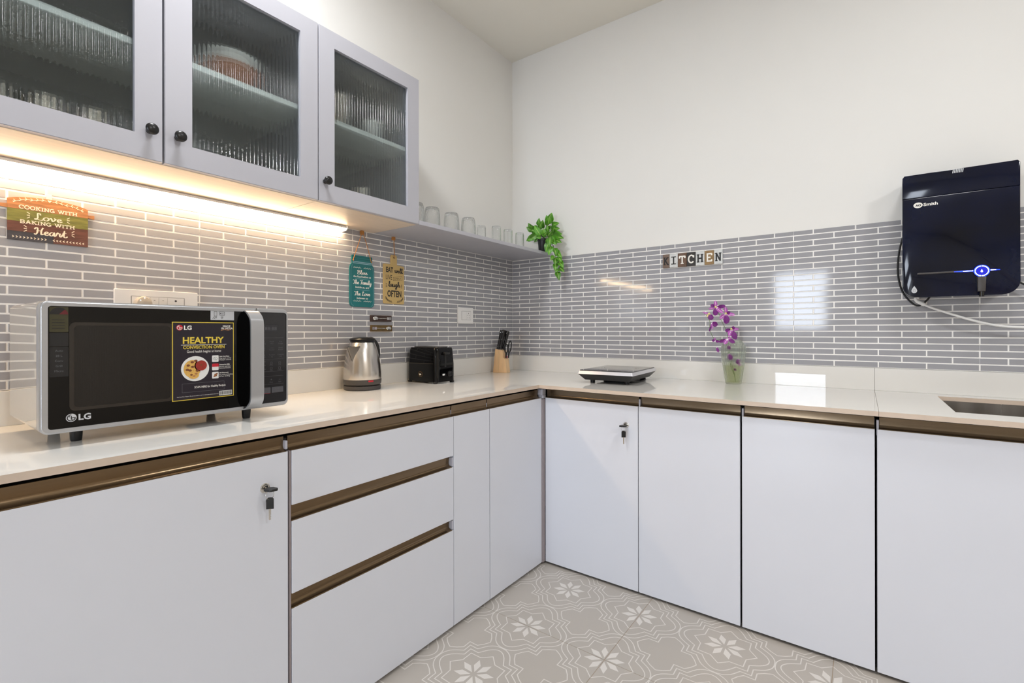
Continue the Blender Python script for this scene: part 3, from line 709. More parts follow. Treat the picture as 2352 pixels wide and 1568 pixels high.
# vent slots under the case
mb = MB()
for k in range(9): mb.box(.20 + k * .017, -1.93, MZ0 - .003, .208 + k * .017, -1.85, MZ0 + .001)
mb.build('vent_grille', 'black_plastic', t)
for fx, fy in ((.385, -2.214), (.405, -1.850), (.17, -2.214), (.17, -1.850)): MB().lathe([(.0095, 0), (.0105, .004), (.0125, .0335)], (fx, fy, ZC + .0003), 18).build('foot', 'black_plastic', t, smooth=40)
def ring_prism(outer, inner, x0, x1, name, m, parent, bev=0):
    mb = MB(); bm = bmesh.new(); n = len(outer)
    def R_(P, x): return [bm.verts.new((x, p[0], p[1])) for p in P]
    A, B, C_, D = R_(outer, x1), R_(inner, x1), R_(outer, x0), R_(inner, x0)
    fr = []
    for i in range(n):
        j = (i + 1) % n; fr.append(bm.faces.new((A[i], A[j], B[j], B[i]))); bm.faces.new((C_[j], C_[i], D[i], D[j])); bm.faces.new((A[j], A[i], C_[i], C_[j])); bm.faces.new((B[i], B[j], D[j], D[i]))
    if bev: bmesh.ops.bevel(bm, geom=[e for e in bm.edges if all(v in A for v in e.verts)], offset=bev, segments=3, affect='EDGES')
    return mb.bm(bm).build(name, m, parent, smooth=45)
ys = -1.8435
# door: silver frame, glass, window
ring_prism(rrect(MY0, MZ0 - .002, ys - .0008, MZ1, .016, corners=(1, 0, 0, 1)), rrect(MY0 + .0135, MZ0 + .008, ys - .0008 - .0004, MZ1 - .011, .006, corners=(1, 0, 0, 1)), MX - .026, MX, 'door', 'silver_paint', t, bev=.004)
dr = [o for o in t.children if o.name.startswith('door')][-1]
MB().prism(rrect(MY0 + .0130, MZ0 + .0075, ys - .001, MZ1 - .0105, .006, corners=(1, 0, 0, 1)), (MX - .02, 0, 0), (0, 1, 0), (0, 0, 1), .0175).build('door_glass', 'black_gloss', dr)
E_ = .0002
def mwframe(x): return Vector((x, 0, 0)), Vector((0, 1, 0)), Vector((0, 0, 1))
GX = MX - .0025 + .0003
mb = MB(); O, u, v = mwframe(GX)
mb.prism(rrect(-2.2385, .915, -2.045, 1.107, .010), O, u, v, .0004, 0)
mb.prism(rrect(-2.231, .922, -2.052, 1.100, .008), O + Vector((.0004, 0, 0)), u, v, .0003, 1)
mb.build('window', ['win_rim', 'win_mesh'], dr)
# control side
ring_prism(rrect(ys + .0008, MZ0 - .002, MY1, MZ1, .016, corners=(0, 1, 1, 0)), rrect(ys + .0012, MZ0 + .009, MY1 - .005, MZ1 - .011, .008, corners=(0, 1, 1, 0)), MX - .026, MX, 'control_surround', 'silver_paint', t, bev=.0025)
cp = MB().prism(rrect(ys + .001, MZ0 + .0085, MY1 - .0045, MZ1 - .0105, .008, corners=(0, 1, 1, 0)), (MX - .02, 0, 0), (0, 1, 0), (0, 0, 1), .0175).build('control_panel', 'panel_black', t)
mb = MB(); O, u, v = mwframe(GX)
mb.prism(rrect(-1.823, 1.0865, -1.783, 1.106, .001, 2), O, u, v, .0003, 0)
sans(mb, '88:88', -1.803, 1.0905, .0135, O + Vector((.0004, 0, 0)), u, v, 1, 'CENTER', width=.034)
mb.build_flat('display', ['disp', 'disp_seg'], cp)
mb = MB(); O = O + Vector((.0002, 0, 0))
rows = [(1.0555, ['Low Calorie', 'Health Plus', 'Kids Delight']), (1.0375, ['Steam Cook', 'Indian Cuisine', 'Bread Basket']), (1.0175, ['Keep Warm', 'Tandoor Se', 'Cooking Aid'])]
for z, ws in rows:
    for i, w_ in enumerate(ws):
        a, b = w_.split(' '); xx = -1.8255 + .0255 * i
        sans(mb, a, xx, z, .0052, O, u, v, 0, 'CENTER'); sans(mb, b, xx, z - .0058, .0052, O, u, v, 0, 'CENTER')
for z in (1.068, 1.0065, .971, .9575, .934):
    line(mb, (-1.838, z), (-1.766, z), .0005, O, u, v, 1)
for z in (.9985, .988, .977):
    sans(mb, 'seconds', -1.8255, z, .0045, O, u, v, 0, 'CENTER')
for i, (xx, z) in enumerate(((-1.802, .994), (-1.778, .994), (-1.802, .979), (-1.778, .979))):
    poly(mb, rrect(xx - .0032, z - .002, xx + .0032, z + .004, .001, 1), .0006, O, u, v, 0, closed=True)
    sans(mb, ('Micro', 'Grill', 'Conv', 'Combi')[i], xx, z - .006, .0042, O, u, v, 0, 'CENTER')
sans(mb, '+', -1.802, .9445, .009, O, u, v, 0, 'CENTER'); sans(mb, '-', -1.777, .9445, .009, O, u, v, 0, 'CENTER')
sans(mb, 'More', -1.802, .9385, .0045, O, u, v, 0, 'CENTER'); sans(mb, 'Less', -1.777, .9385, .0045, O, u, v, 0, 'CENTER')
mb.build_flat('lettering', ['dim_print', 'disp_seg'], cp)
mb = MB()
mb.prism(rrect(-1.8375, .909, -1.8045, .9255, .001, 2), O, u, v, .0008, 0); mb.prism(rrect(-1.8015, .909, -1.767, .9255, .001, 2), O, u, v, .0008, 0)
Ob = O + Vector((.0011, 0, 0))
sans(mb, 'STOP', -1.821, .9185, .0052, Ob, u, v, 1, 'CENTER'); sans(mb, 'Clear', -1.821, .9118, .0052, Ob, u, v, 1, 'CENTER')
sans(mb, 'START', -1.784, .9185, .0052, Ob, u, v, 1, 'CENTER'); sans(mb, 'Enter', -1.784, .9118, .0052, Ob, u, v, 1, 'CENTER')
line(mb, (-1.8375, .9085), (-1.8045, .9085), .0008, O, u, v, 2)
mb.build_flat('button', ['btn', 'dim_print', 'red_print'], cp)
# handle: dark flank on the door, bowed silver bar
hb = MB(); hw0, hw1 = -1.8785, -1.8440
ctr = spline([Vector((MX - .002, 0, 1.1450)), Vector((MX + .014, 0, 1.1415)), Vector((MX + .033, 0, 1.1270)), Vector((MX + .0405, 0, 1.1080)), Vector((MX + .0415, 0, 1.06)), Vector((MX + .0415, 0, .955)), Vector((MX + .0405, 0, .908)), Vector((MX + .033, 0, .889)), Vector((MX + .014, 0, .8745)), Vector((MX - .002, 0, .8710))], 6)
V = []; F = []; nn = len(ctr)
for i, q in enumerate(ctr):
    d = ctr[min(i + 1, nn - 1)] - ctr[max(i - 1, 0)]; w_ = Vector((d.z, 0, -d.x)).normalized() * .0055
    V += [(q.x, hw0, q.z), (q.x, hw1, q.z), (q.x + w_.x, hw1, q.z + w_.z), (q.x + w_.x, hw0, q.z + w_.z)]
for i in range(nn - 1):
    for j in range(4): F.append((4 * i + j, 4 * i + (j + 1) % 4, 4 * (i + 1) + (j + 1) % 4, 4 * (i + 1) + j))
F += [(0, 1, 2, 3), tuple(range(4 * nn - 1, 4 * nn - 5, -1))]
hb.add(V, F); hd = hb.build('handle', 'silver_paint', dr, smooth=40)
mb = MB(); mb.prism([(1.144, MX - .003), (1.139, MX + .010), (1.126, MX + .027), (1.108, MX + .034), (.908, MX + .034), (.890, MX + .027), (.877, MX + .010), (.872, MX - .003)], (0, hw0 - .0015, 0), (0, 0, 1), (1, 0, 0), .007)
mb.build('handle_flank', 'black_gloss', dr)
# maker's mark on the door
def lg(mb, y, z, r, O, u, v, disc, letter, txt, white):
    mb.flat(circ(y, z, r, 28), O, u, v, disc)
    O2 = O + u.cross(v) * .0002
    poly(mb, arc(y, z, r * .74, r * .74, 90, 360, 18), r * .16, O2, u, v, letter); line(mb, (y + r * .1, z), (y + r * .74, z), r * .16, O2, u, v, letter)
    line(mb, (y, z + r * .45), (y, z - r * .42), r * .16, O2, u, v, letter); line(mb, (y - r * .06, z - r * .36), (y + r * .3, z - r * .36), r * .16, O2, u, v, letter)
    mb.flat(circ(y - r * .36, z + r * .32, r * .13, 10), O2, u, v, letter)
    sans(mb, txt, y + r * 1.35, z - r * .72, r * 2.05, O, u, v, white, bold=.035)
mb = MB(); O, u, v = mwframe(GX)
lg(mb, -2.2355, .9005, .0088, O, u, v, 1, 0, 'LG', 1); mb.build_flat('lettering', ['black_gloss', 'sticker_grey'], dr)
# stickers
mb = MB(); mb.prism(rrect(-1.9615, 1.1168, -1.9035, 1.1440, .0006, 1), O, u, v, .0003, 0); O3 = O + Vector((.0005, 0, 0))
poly(mb, rrect(-1.953, 1.128, -1.9465, 1.1395, .001, 2), .0007, O3, u, v, 1, closed=True); line(mb, (-1.957, 1.120), (-1.952, 1.127), .0009, O3, u, v, 1); line(mb, (-1.953, 1.120), (-1.949, 1.127), .0009, O3, u, v, 1); line(mb, (-1.949, 1.121), (-1.9465, 1.127), .0009, O3, u, v, 1)
poly(mb, rrect(-1.940, 1.130, -1.9275, 1.139, .0008, 2), .0008, O3, u, v, 1, closed=True); mb.flat(circ(-1.9375, 1.1345, .0014, 10), O3, u, v, 1); sans(mb, 'LG', -1.935, 1.1328, .0042, O3, u, v, 1, bold=.02)
poly(mb, circ(-1.934, 1.1238, .0026, 14), .0006, O3, u, v, 1, closed=True); poly(mb, [(-1.9355, 1.124), (-1.934, 1.1225), (-1.9322, 1.1255)], .0006, O3, u, v, 1)
mb.build_flat('sticker', ['sticker_grey', 'black_print'], dr)
mb = MB()
mb.prism(rrect(-2.270, 1.086, -2.240, 1.1395, .001, 2), O, u, v, .0003, 0); mb.flat(arc(-2.255, 1.1235, .0145, .015, 0, 180) , O3, u, v, 1); mb.flat(arc(-2.255, 1.1238, .0145, .0135, 0, 50) + [(-2.255, 1.1238)], O3 + Vector((.0001, 0, 0)), u, v, 2)
for k in range(4): line(mb, (-2.266, 1.112 - k * .006), (-2.246, 1.112 - k * .006), .0012, O3, u, v, 1)
mb.build_flat('sticker', ['sticker_olive', 'sticker_black', 'sticker_red'], dr)
mb = MB(); mb.prism(rrect(-2.270, 1.0555, -2.240, 1.0845, .001, 2), O, u, v, .0003, 0); mb.build_flat('sticker', 'sticker_black', dr)
mb = MB(); mb.prism(rrect(-2.270, .9905, -2.240, 1.054, .001, 2), O, u, v, .0003, 0)
for k in range(5): sans(mb, ('Auto', '28 L', 'Conv', 'Grill', 'Micro')[k], -2.255, 1.044 - k * .0108, .0062, O3, u, v, 1, 'CENTER')
mb.build_flat('sticker', ['sticker_black', 'dim_print'], dr)
# poster
PY0, PY1, PZ0, PZ1 = -2.0485, -1.9045, .9125, 1.1108
mb = MB(); mb.prism([(PY0, PZ0), (PY1, PZ0), (PY1, PZ1), (PY0, PZ1)], O, u, v, .0006, 1); O4 = O + Vector((.0008, 0, 0)); b = .0018
mb.flat([(PY0 + b, PZ0 + b), (PY1 - b, PZ0 + b), (PY1 - b, PZ1 - b), (PY0 + b, PZ1 - b)], O4, u, v, 0); O5 = O4 + Vector((.0002, 0, 0)); O6 = O5 + Vector((.0003, 0, 0)); O7 = O6 + Vector((.0003, 0, 0))
pc = (PY0 + PY1) / 2
lg(mb, -2.0325, 1.0965, .0072, O5, u, v, 4, 2, 'LG', 2)
sans(mb, 'MADE', -1.9225, 1.0985, .0072, O5, u, v, 2, 'CENTER', bold=.015); sans(mb, 'IN INDIA', -1.9215, 1.0925, .0072, O5, u, v, 2, 'CENTER', bold=.015)
poly(mb, [(-1.937, 1.0895), (-1.928, 1.0918), (-1.919, 1.0900), (-1.911, 1.0920)], .0013, O5, u, v, 5)
sans(mb, 'HEALTHY', pc - .001, 1.0565, .0225, O5, u, v, 1, 'CENTER', bold=.03, width=.096)
line(mb, (pc - .053, 1.0525), (pc + .053, 1.0525), .0011, O5, u, v, 2)
sans(mb, 'CONVECTION OVEN', pc, 1.0425, .0115, O5, u, v, 1, 'CENTER', bold=.025, width=.097)
sans(mb, 'Good health begins at home', pc, 1.0325, .0092, O5, u, v, 2, 'CENTER', width=.080)
px, pz = -1.9975, .9915
mb.flat(circ(px, pz, .0320, 36), O5, u, v, 3); mb.flat(circ(px + .0135, pz + .0075, .0155, 28), O6, u, v, 3); mb.flat(circ(px + .0135, pz + .0075, .0132, 28), O7, u, v, 6)
mb.flat(circ(px - .007, pz, .0195, 24, .0225), O6, u, v, 7)
for (a, c_) in ((-.007, .017), (.001, .020), (-.016, .009), (-.006, .005), (-.012, -.004), (-.018, -.002), (.004, -.006)): mb.flat(circ(px + a, pz + c_, .0042, 9, .003), O6 + Vector((.00012, 0, 0)), u, v, 8)
mb.flat(circ(px - .004, pz - .016, .0125, 24, .010), O7, u, v, 7)
for (a, c_) in ((-.009, -.015), (-.003, -.019), (.002, -.013)): mb.flat(circ(px + a, pz + c_, .0032, 9, .0024), O7 + Vector((.00012, 0, 0)), u, v, 8 if a < -.008 else 5)
mb.flat(circ(px + .0135, pz + .0085, .002, 8, .0024), O7 + Vector((.00012, 0, 0)), u, v, 8)
for k, (la, lb, lc) in enumerate((('Auto Cook Menu', 'One touch cooking', 'Multiple cuisines'), ('Pasteurize Milk', 'Boosts nutrition', 'Removes bacteria'), ('360 Motorspit', 'For Uniform Cooking', '& Fast Grilling'))):
    z = 1.0155 - k * .0218
    mb.flat(rrect(-1.9585, z - .0092, -1.9425, z + .0082, .002, 3), O5, u, v, 3)
    if k == 0: poly(mb, circ(-1.9505, z - .0005, .0046, 12, .0040), .0008, O6, u, v, 9, closed=True); line(mb, (-1.954, z + .003), (-1.9475, z - .005), .0008, O6, u, v, 9)
    if k == 1: mb.flat(rrect(-1.9585, z, -1.9425, z + .0082, .002, 3, corners=(0, 0, 1, 1)), O6, u, v, 4)
    if k == 2:
        for q in range(3): line(mb, (-1.955 + .001 * q, z - .0045 + q * .0028), (-1.947 + .001 * q, z - .0015 + q * .0028), .0026, O6, u, v, 5 if q % 2 else 8)
    [sans(mb, q_, -1.9405, z + dz, .0045, O5, u, v, 2, bold=bo, width=len(q_) * .00172) for q_, dz, bo in ((la, .0035, .02), (lb, -.0015, 0), (lc, -.0058, 0))]
poly(mb, rrect(-2.027, .9325, -1.929, .9545, .0005, 1), .0003, O5, u, v, 9, closed=True)
sans(mb, 'SCAN HERE for Healthy Recipes', -1.9995, .9412, .0078, O5, u, v, 2, width=.074, bold=.01)
sans(mb, '*Auto Cook Menu / Features: This may vary model to model. For details please visit the nearest store', -2.039, .9212, .0032, O5, u, v, 2, width=.096)
mb.flat([(-1.941, .9168), (-1.9095, .9168), (-1.9095, .9288), (-1.941, .9288)], O5, u, v, 3)
xx = -1.9395
while xx < -1.911:
    w_ = random.choice((.0005, .0009, .0014)); mb.flat([(xx, .9185), (xx + w_, .9185), (xx + w_, .9275), (xx, .9275)], O6, u, v, 0); xx += w_ + random.choice((.0006, .001))
mb.build_flat('poster', ['poster', 'gold_print', 'white_print', 'china', 'red_print', 'plank_orange', 'food_red', 'food_yellow', 'food_brown', 'grey_print'], dr)

# ------------------------------------------------------------------ kettle
kx, ky = .0945, -1.226
t = thing('kettle', 'brushed steel electric kettle with black lid and base, left of the toaster', 'kettle', (kx, ky, ZC))
K = lambda prof, name, m, par, cap0=True, cap1=True, n=48: MB().lathe(prof, (kx, ky, ZC), n, cap0=cap0, cap1=cap1).build(name, m, par, smooth=40)
K([(.074, .0003), (.0775, .003), (.0775, .0165), (.075, .0185), (.03, .0185)], 'power_base', 'grey_plastic', t)
K([(.03, .0188), (.0745, .0215), (.0785, .026), (.0795, .0440), (.0785, .0450), (.02, .0450)], 'collar', 'grey_plastic', t)
K([(.0780, .0452), (.0790, .050), (.0782, .075), (.0755, .105), (.0705, .135), (.0635, .165), (.0565, .188), (.0510, .2005), (.030, .2008)], 'body', 'steel', t, n=64)
K([(.0480, .2010), (.0500, .203), (.0500, .2085), (.0535, .2105), (.0540, .2135), (.0500, .2185), (.036, .2225), (.015, .2240), (.0, .2242)], 'lid', 'black_satin', t)
ka = math.radians(-74)        # spout direction
S_ = lambda r, w, z: (kx + r * math.cos(ka) - w * math.sin(ka), ky + r * math.sin(ka) + w * math.cos(ka), ZC + z)
V = [S_(.046, -.026, .1985), S_(.046, .026, .1985), S_(.094, .006, .1860), S_(.094, -.006, .1860), S_(.060, -.004, .120), S_(.060, .004, .120), S_(.050, -.0255, .1900), S_(.050, .0255, .1900)]
V = [S_(.053, -.030, .186), S_(.094, -.005, .182), S_(.096, .0, .1815), S_(.094, .005, .182), S_(.053, .030, .186), S_(.069, .0, .122), S_(.071, -.006, .118), S_(.071, .006, .118)]
MB().add(V, [(0, 1, 2, 3, 4), (0, 6, 1), (1, 6, 5, 2), (2, 5, 7, 3), (3, 7, 4), (0, 4, 7, 5, 6)]).build('spout', 'steel_dark', t)
ha = ka + PI
Hp = [(.046, .214), (.062, .2150), (.080, .2080), (.100, .190), (.1095, .165), (.1105, .140), (.105, .115), (.091, .090), (.0835, .062)]
P = spline([Vector((kx + r * math.cos(ha), ky + r * math.sin(ha), ZC + z)) for r, z in Hp], 4)
MB().tube(P, [.0085] * len(P), 12).build('handle', 'black_satin', t, smooth=50)
mb = MB(); a = math.radians(-12); O = Vector((kx + .0797 * math.cos(a), ky + .0797 * math.sin(a), ZC)); uu = Vector((-math.sin(a), math.cos(a), 0))
mb.prism(rrect(-.010, .036, .012, .0425, .001, 2), O, uu, (0, 0, 1), .0008).build('switch_label', 'red_print', t)

# ------------------------------------------------------------------ toaster
tx0, tx1, ty0, ty1, tz0, tz1 = .020, .2300, -.9170, -.7800, ZC + .008, ZC + .170
t = thing('toaster', 'glossy black two-slot toaster with round gold badge', 'toaster', ((tx0 + tx1) / 2, (ty0 + ty1) / 2, ZC))
bm = bmesh.new(); lev = [(0, 0.0, .020), (.006, .003, .022), (.5, .0, .022), (.92, -.007, .022), (1, -.012, .022)]
rings = []
for f, g, r in lev:
    rings.append([bm.verts.new((p[0], p[1], tz0 + (tz1 - tz0) * f)) for p in rrect(tx0 + .003 - g * .6 if g < 0 else tx0 + .003, ty0 + .003 - g * .6 if g < 0 else ty0 + .003, tx1 - .003 + (g * .6 if g < 0 else 0), ty1 - .003 + (g * .6 if g < 0 else 0), r, 6)])
n = len(rings[0])
for a, b in zip(rings[:-1], rings[1:]):
    for i in range(n): bm.faces.new((a[i], a[(i + 1) % n], b[(i + 1) % n], b[i]))
bm.faces.new(rings[-1]); bm.faces.new(rings[0][::-1])
MB().bm(bm).build('body', 'black_gloss', t, smooth=35)
mb = MB()
mb.prism(rrect(tx0 + .022, ty0 + .028, tx1 - .030, ty1 - .028, .012), (0, 0, tz1 + .0002), (1, 0, 0), (0, 1, 0), .004, 0)
for yy in (ty0 + .040, ty1 - .066): mb.prism(rrect(tx0 + .034, yy, tx1 - .044, yy + .026, .004, 2), (0, 0, tz1 + .0043), (1, 0, 0), (0, 1, 0), .0004, 1)
mb.build('slot_plate', ['steel_dark', 'black_plastic'], t)
for fx, fy in ((tx0 + .014, ty0 + .014), (tx1 - .020, ty0 + .012), (tx0 + .014, ty1 - .014), (tx1 - .016, ty1 - .016)): MB().lathe([(.010, .0003), (.012, .0083)], (fx, fy, ZC), 14).build('foot', 'black_plastic', t)
xf = tx1 - .0028
mb = MB(); mb.box(xf - .004, -.8590, tz0 + .070, xf + .0012, -.8490, tz1 - .026, bev=.001); mb.build('lever_slot', 'black_plastic', t)
mb = MB(); mb.prism(rrect(-.869, tz1 - .032, -.836, tz1 - .020, .004, 3), (xf - .002, 0, 0), (0, 1, 0), (0, 0, 1), .016, bev=.003); mb.build('lever', 'black_satin', t, smooth=40)
mb = MB(); mb.lathe([(.0135, 0), (.0135, .003), (.0105, .004), (.0095, .011), (.0085, .012), (.0, .0122)], (xf, -.8260, tz0 + .036), 22, axis='X'); mb.box(xf + .011, -.8270, tz0 + .036, xf + .0135, -.8250, tz0 + .046); mb.build('browning_knob', 'black_satin', t, smooth=40)
mb = MB(); mb.prism(rrect(-.8740, tz0 + .030, -.8600, tz0 + .038, .0012, 2), (xf, 0, 0), (0, 1, 0), (0, 0, 1), .002, bev=.0006); mb.build('cancel_button', 'white_plastic', t)
mb = MB(); O, u, v = Vector((0, ty0 + .0024, 0)), Vector((1, 0, 0)), Vector((0, 0, 1)); cx, cz = .1190, tz0 + .034
poly(mb, [(cx + .0125 * math.cos(a) * (1.05 + .1 * math.cos(a - .9)), cz + .0120 * math.sin(a)) for a in [2 * PI * k / 28 for k in range(28)]], .0012, O, u, v, 0, closed=True)
script(mb, 'ugm', cx - .001, cz - .002, .0042, O, u, v, 1, w=.3); mb.build_flat('badge', ['gold_badge', 'cream_print'], t)

# ------------------------------------------------------------------ knife block with knives and scissors
bx, by, rz = .0850, -.2300, math.radians(10)
t = thing('knife_block', 'light wooden knife block near the corner, left of the hob', 'knife block', (bx, by, ZC), rz)
w0, d0 = .092, .050
bm = bmesh.new()
lower = [(-.046, -.025, .0004), (.046, -.025, .0004), (.046, .025, .0004), (-.046, .025, .0004)]
top = [(-.030, -.0225, .1400), (.020, -.0225, .1330), (.020, .0225, .1330), (-.030, .0225, .1400)]
step = [(.022, -.0235, .098), (.038, -.0235, .086), (.038, .0235, .086), (.022, .0235, .098)]
V = lower + top + step
# side outline in x-z: bottom-left, bottom-right, step outer, step inner, top-right, top-left
out = [(-.046, .0004), (.046, .0004), (.0375, .083), (.0215, .090), (.0215, .1330), (-.0300, .1410)]
MB().prism([(x, z) for x, z in out], (0, .024, 0), (1, 0, 0), (0, 0, 1), .048, bev=.0015).build('block', 'wood_light', t, local=True, smooth=35)
mb = MB(); poly(mb, arc(.0, .042, .010, .0115, 20, 330, 16), .0016, (.0432, 0, 0), (0, 1, 0), (-.10, 0, 1), 0); poly(mb, arc(.0, .040, .004, .005, 160, -100, 8), .0016, (.0432, 0, 0), (0, 1, 0), (-.10, 0, 1), 0)
mb.build('burnt_mark', 'dark_wood', t, local=True)
TB = Matrix.Translation((bx, by, ZC)) @ Matrix.Rotation(rz, 4, 'Z')
def knife(px, py, L, lean, label, wd=.0108):
    o = thing('kitchen_knife', label, 'knife', TB @ Vector((px, py, .139)), rz, group='black handled knives in the block')
    n = 14; mb = MB(); pts = []; prof = []
    for k in range(n + 1):
        f = k / n; pts.append(Vector((lean * f, .002 * f, .002 + L * f))); prof.append(wd * (.92 + .25 * f * f - .10 * math.sin(f * PI)) * (1 if f < .93 else .72))
    mb.tube(pts, prof, 12)
    mb.v = [(x, y * .75, z) for x, y, z in mb.v]
    mb.build('handle', 'black_satin', o, local=True, smooth=50)
    for f in (.12, .5, .88): MB().lathe([(.0021, 0), (.0021, .0012), (.0, .0013)], (lean * f - .0005, -wd * .73 - .0004, .002 + L * f), 10, axis='-Y').build('rivet', 'chrome', o, local=True)
    MB().box(-.006, -.0008, -.012, .006, .0008, .003).build('blade', 'steel', o, local=True)
knife(-.0185, -.011, .112, .026, 'leftmost black riveted knife in the wooden block')
knife(-.0010, -.013, .115, .024, 'second black riveted knife in the front of the wooden block', .0095)
knife(-.0115, .010, .114, .026, 'black knife behind the leftmost knife in the block')
knife(.0105, .008, .108, .028, 'tilted black knife at the back right of the block', .0115)
o = thing('scissors', 'black kitchen scissors with red pivot in the right slot of the knife block', 'scissors', TB @ Vector((.030, 0, .088)), rz)
for s_, (a0, a1) in enumerate((((.000, .060), (.012, .086)), ((.013, .055), (.030, .112)))):
    c0 = Vector((a0[0] if 0 else .004 + .012 * s_, -.006 + .010 * s_, .012)); c1 = Vector((.008 + .020 * s_, -.008 + .012 * s_, .078 + .018 * s_))
    axis = (c1 - c0); L = axis.length; axis.normalize(); side = Vector((1, 0, 0)); side = (side - axis * side.dot(axis)).normalized()
    cc = c0 + axis * (L * .66)
    loop = [cc + axis * (L * .40 * math.sin(q)) + side * (.0095 * math.cos(q)) for q in [2 * PI * k / 20 for k in range(20)]]
    MB().tube(loop, .0036, 8, closed=True).build('handle', 'black_satin', o, local=True, smooth=60)
    MB().tube([c0 - axis * .012, cc - axis * L * .38], [.004, .0048], 8).build('shank', 'black_satin', o, local=True, smooth=60)
MB().lathe([(.0062, 0), (.0062, .011), (.004, .013)], (.003, .0, .000), 14).build('pivot_cover', 'red_print', o, local=True, smooth=40)
MB().box(-.004, -.001, -.03, .006, .001, .004).build('blade', 'steel', o, local=True)

# ------------------------------------------------------------------ induction hob
t = thing('induction_hob', 'portable induction hob with black glass top and silver rim', 'hob', (.858, -.290, ZC), math.radians(3.5))
w, d = .137, .185
def frustum(z0, a0, b0, z1, a1, b1, r0, r1, name, m, **k):
    bm = bmesh.new(); A = [bm.verts.new((p[0], p[1], z0)) for p in rrect(-a0, -b0, a0, b0, r0, 5)]; B = [bm.verts.new((p[0], p[1], z1)) for p in rrect(-a1, -b1, a1, b1, r1, 5)]; n = len(A)
    for i in range(n): bm.faces.new((A[i], A[(i + 1) % n], B[(i + 1) % n], B[i]))
    bm.faces.new(A[::-1]); bm.faces.new(B); return MB().bm(bm).build(name, m, t, local=True, smooth=35)
frustum(.0165, w - .026, d - .026, .0448, w - .002, d - .002, .012, .008, 'underside', 'black_plastic')
frustum(.0450, w, d, .0600, w - .004, d - .004, .008, .008, 'rim', 'hob_rim')
MB().prism(rrect(-w + .009, -d + .012, w - .009, d - .006, .006, 4), (0, 0, .0602), (1, 0, 0), (0, 1, 0), .0032, bev=.0008).build('glass_top', 'hob_glass', t, local=True)
mb = MB(); poly(mb, circ(0, .03, .078, 48), .0016, (0, 0, .0636), (1, 0, 0), (0, 1, 0), 0, closed=True); poly(mb, circ(0, .03, .090, 48), .0008, (0, 0, .0636), (1, 0, 0), (0, 1, 0), 0, closed=True)
line(mb, (-w + .012, -d + .060), (w - .012, -d + .060), .0008, (0, 0, .0636), (1, 0, 0), (0, 1, 0), 0)
for k in range(6): mb.flat(circ(-.095 + k * .038, -d + .034, .008, 16, .006), (0, 0, .0636), (1, 0, 0), (0, 1, 0), 1)
mb.flat(rrect(-.03, -d + .044, .03, -d + .056, .001, 1), (0, 0, .0636), (1, 0, 0), (0, 1, 0), 1)
mb.build('touch_controls', ['grey_print', 'dim_print'], t, local=True)
for fx, fy in ((-.085, -.115), (.085, -.115), (-.085, .115), (.085, .115)): MB().lathe([(.0105, .0003), (.0125, .0185)], (fx, fy, 0), 16).build('foot', 'black_plastic', t, local=True)
cord = spline([Vector(p) for p in ((.060, .13, .022), (.105, .10, .010), (.108, .03, .004), (.085, -.04, .0035), (.02, -.065, .0035), (-.05, -.05, .0035), (-.055, .0, .0035), (.02, .02, .0036), (.07, .05, .0036), (.10, .115, .0036), (.02, .15, .0036))], 5)
MB().tube(cord, .0032, 8).build('power_cord', 'rubber_cord', t, local=True, smooth=60)

# ------------------------------------------------------------------ vase with orchid
vx, vy = 1.3430, -.0770
t = thing('vase', 'ribbed clear glass vase half full of water on the worktop', 'vase', (vx, vy, ZC))
rib = lambda k, n, h: .018 * math.cos(k * 2 * PI * 28 / n) if .01 < h < .185 else 0
outp = [(.0330, .0004), (.0345, .002), (.0385, .03), (.0445, .075), (.0500, .115), (.0532, .150), (.0535, .165), (.0515, .178), (.0455, .190), (.0390, .197), (.0385, .2005), (.0410, .2045)]
inp = [(.0390, .2045), (.0362, .2000), (.0365, .196), (.0430, .188), (.0488, .177), (.0508, .165), (.0505, .150), (.0472, .115), (.0417, .075), (.0357, .03), (.0315, .008), (.0, .008)]
MB().lathe(outp + inp, (vx, vy, ZC), 168, rib=rib, cap1=False).build('glass_body', 'vase_glass', t, smooth=60)
MB().lathe([(.0, .0085), (.0310, .0085), (.0352, .03), (.0412, .075), (.0428, .086), (.0, .0865)], (vx, vy, ZC), 48, cap0=False, cap1=False).build('water', 'water', t, smooth=40)
t = thing('orchid_sprig', 'purple and white orchid sprig standing in the glass vase', 'flower', (vx, vy, ZC + .0105))
stems = [[(1.352, -.080, .850), (1.345, -.080, .899), (1.335, -.085, .945), (1.325, -.085, 1.02), (1.320, -.088, 1.064), (1.309, -.090, 1.102), (1.300, -.090, 1.12), (1.283, -.092, 1.167), (1.271, -.095, 1.195)],
         [(1.350, -.080, .874), (1.332, -.082, .93), (1.318, -.083, 1.02), (1.300, -.085, 1.045), (1.268, -.09, 1.043), (1.250, -.09, 1.066), (1.240, -.09, 1.103), (1.242, -.09, 1.128), (1.228, -.09, 1.157), (1.208, -.09, 1.179)]]
for s_ in stems: MB().tube(spline([Vector(p) for p in s_], 4), .0012, 6).build('stem', 'stem_green', t, smooth=60)
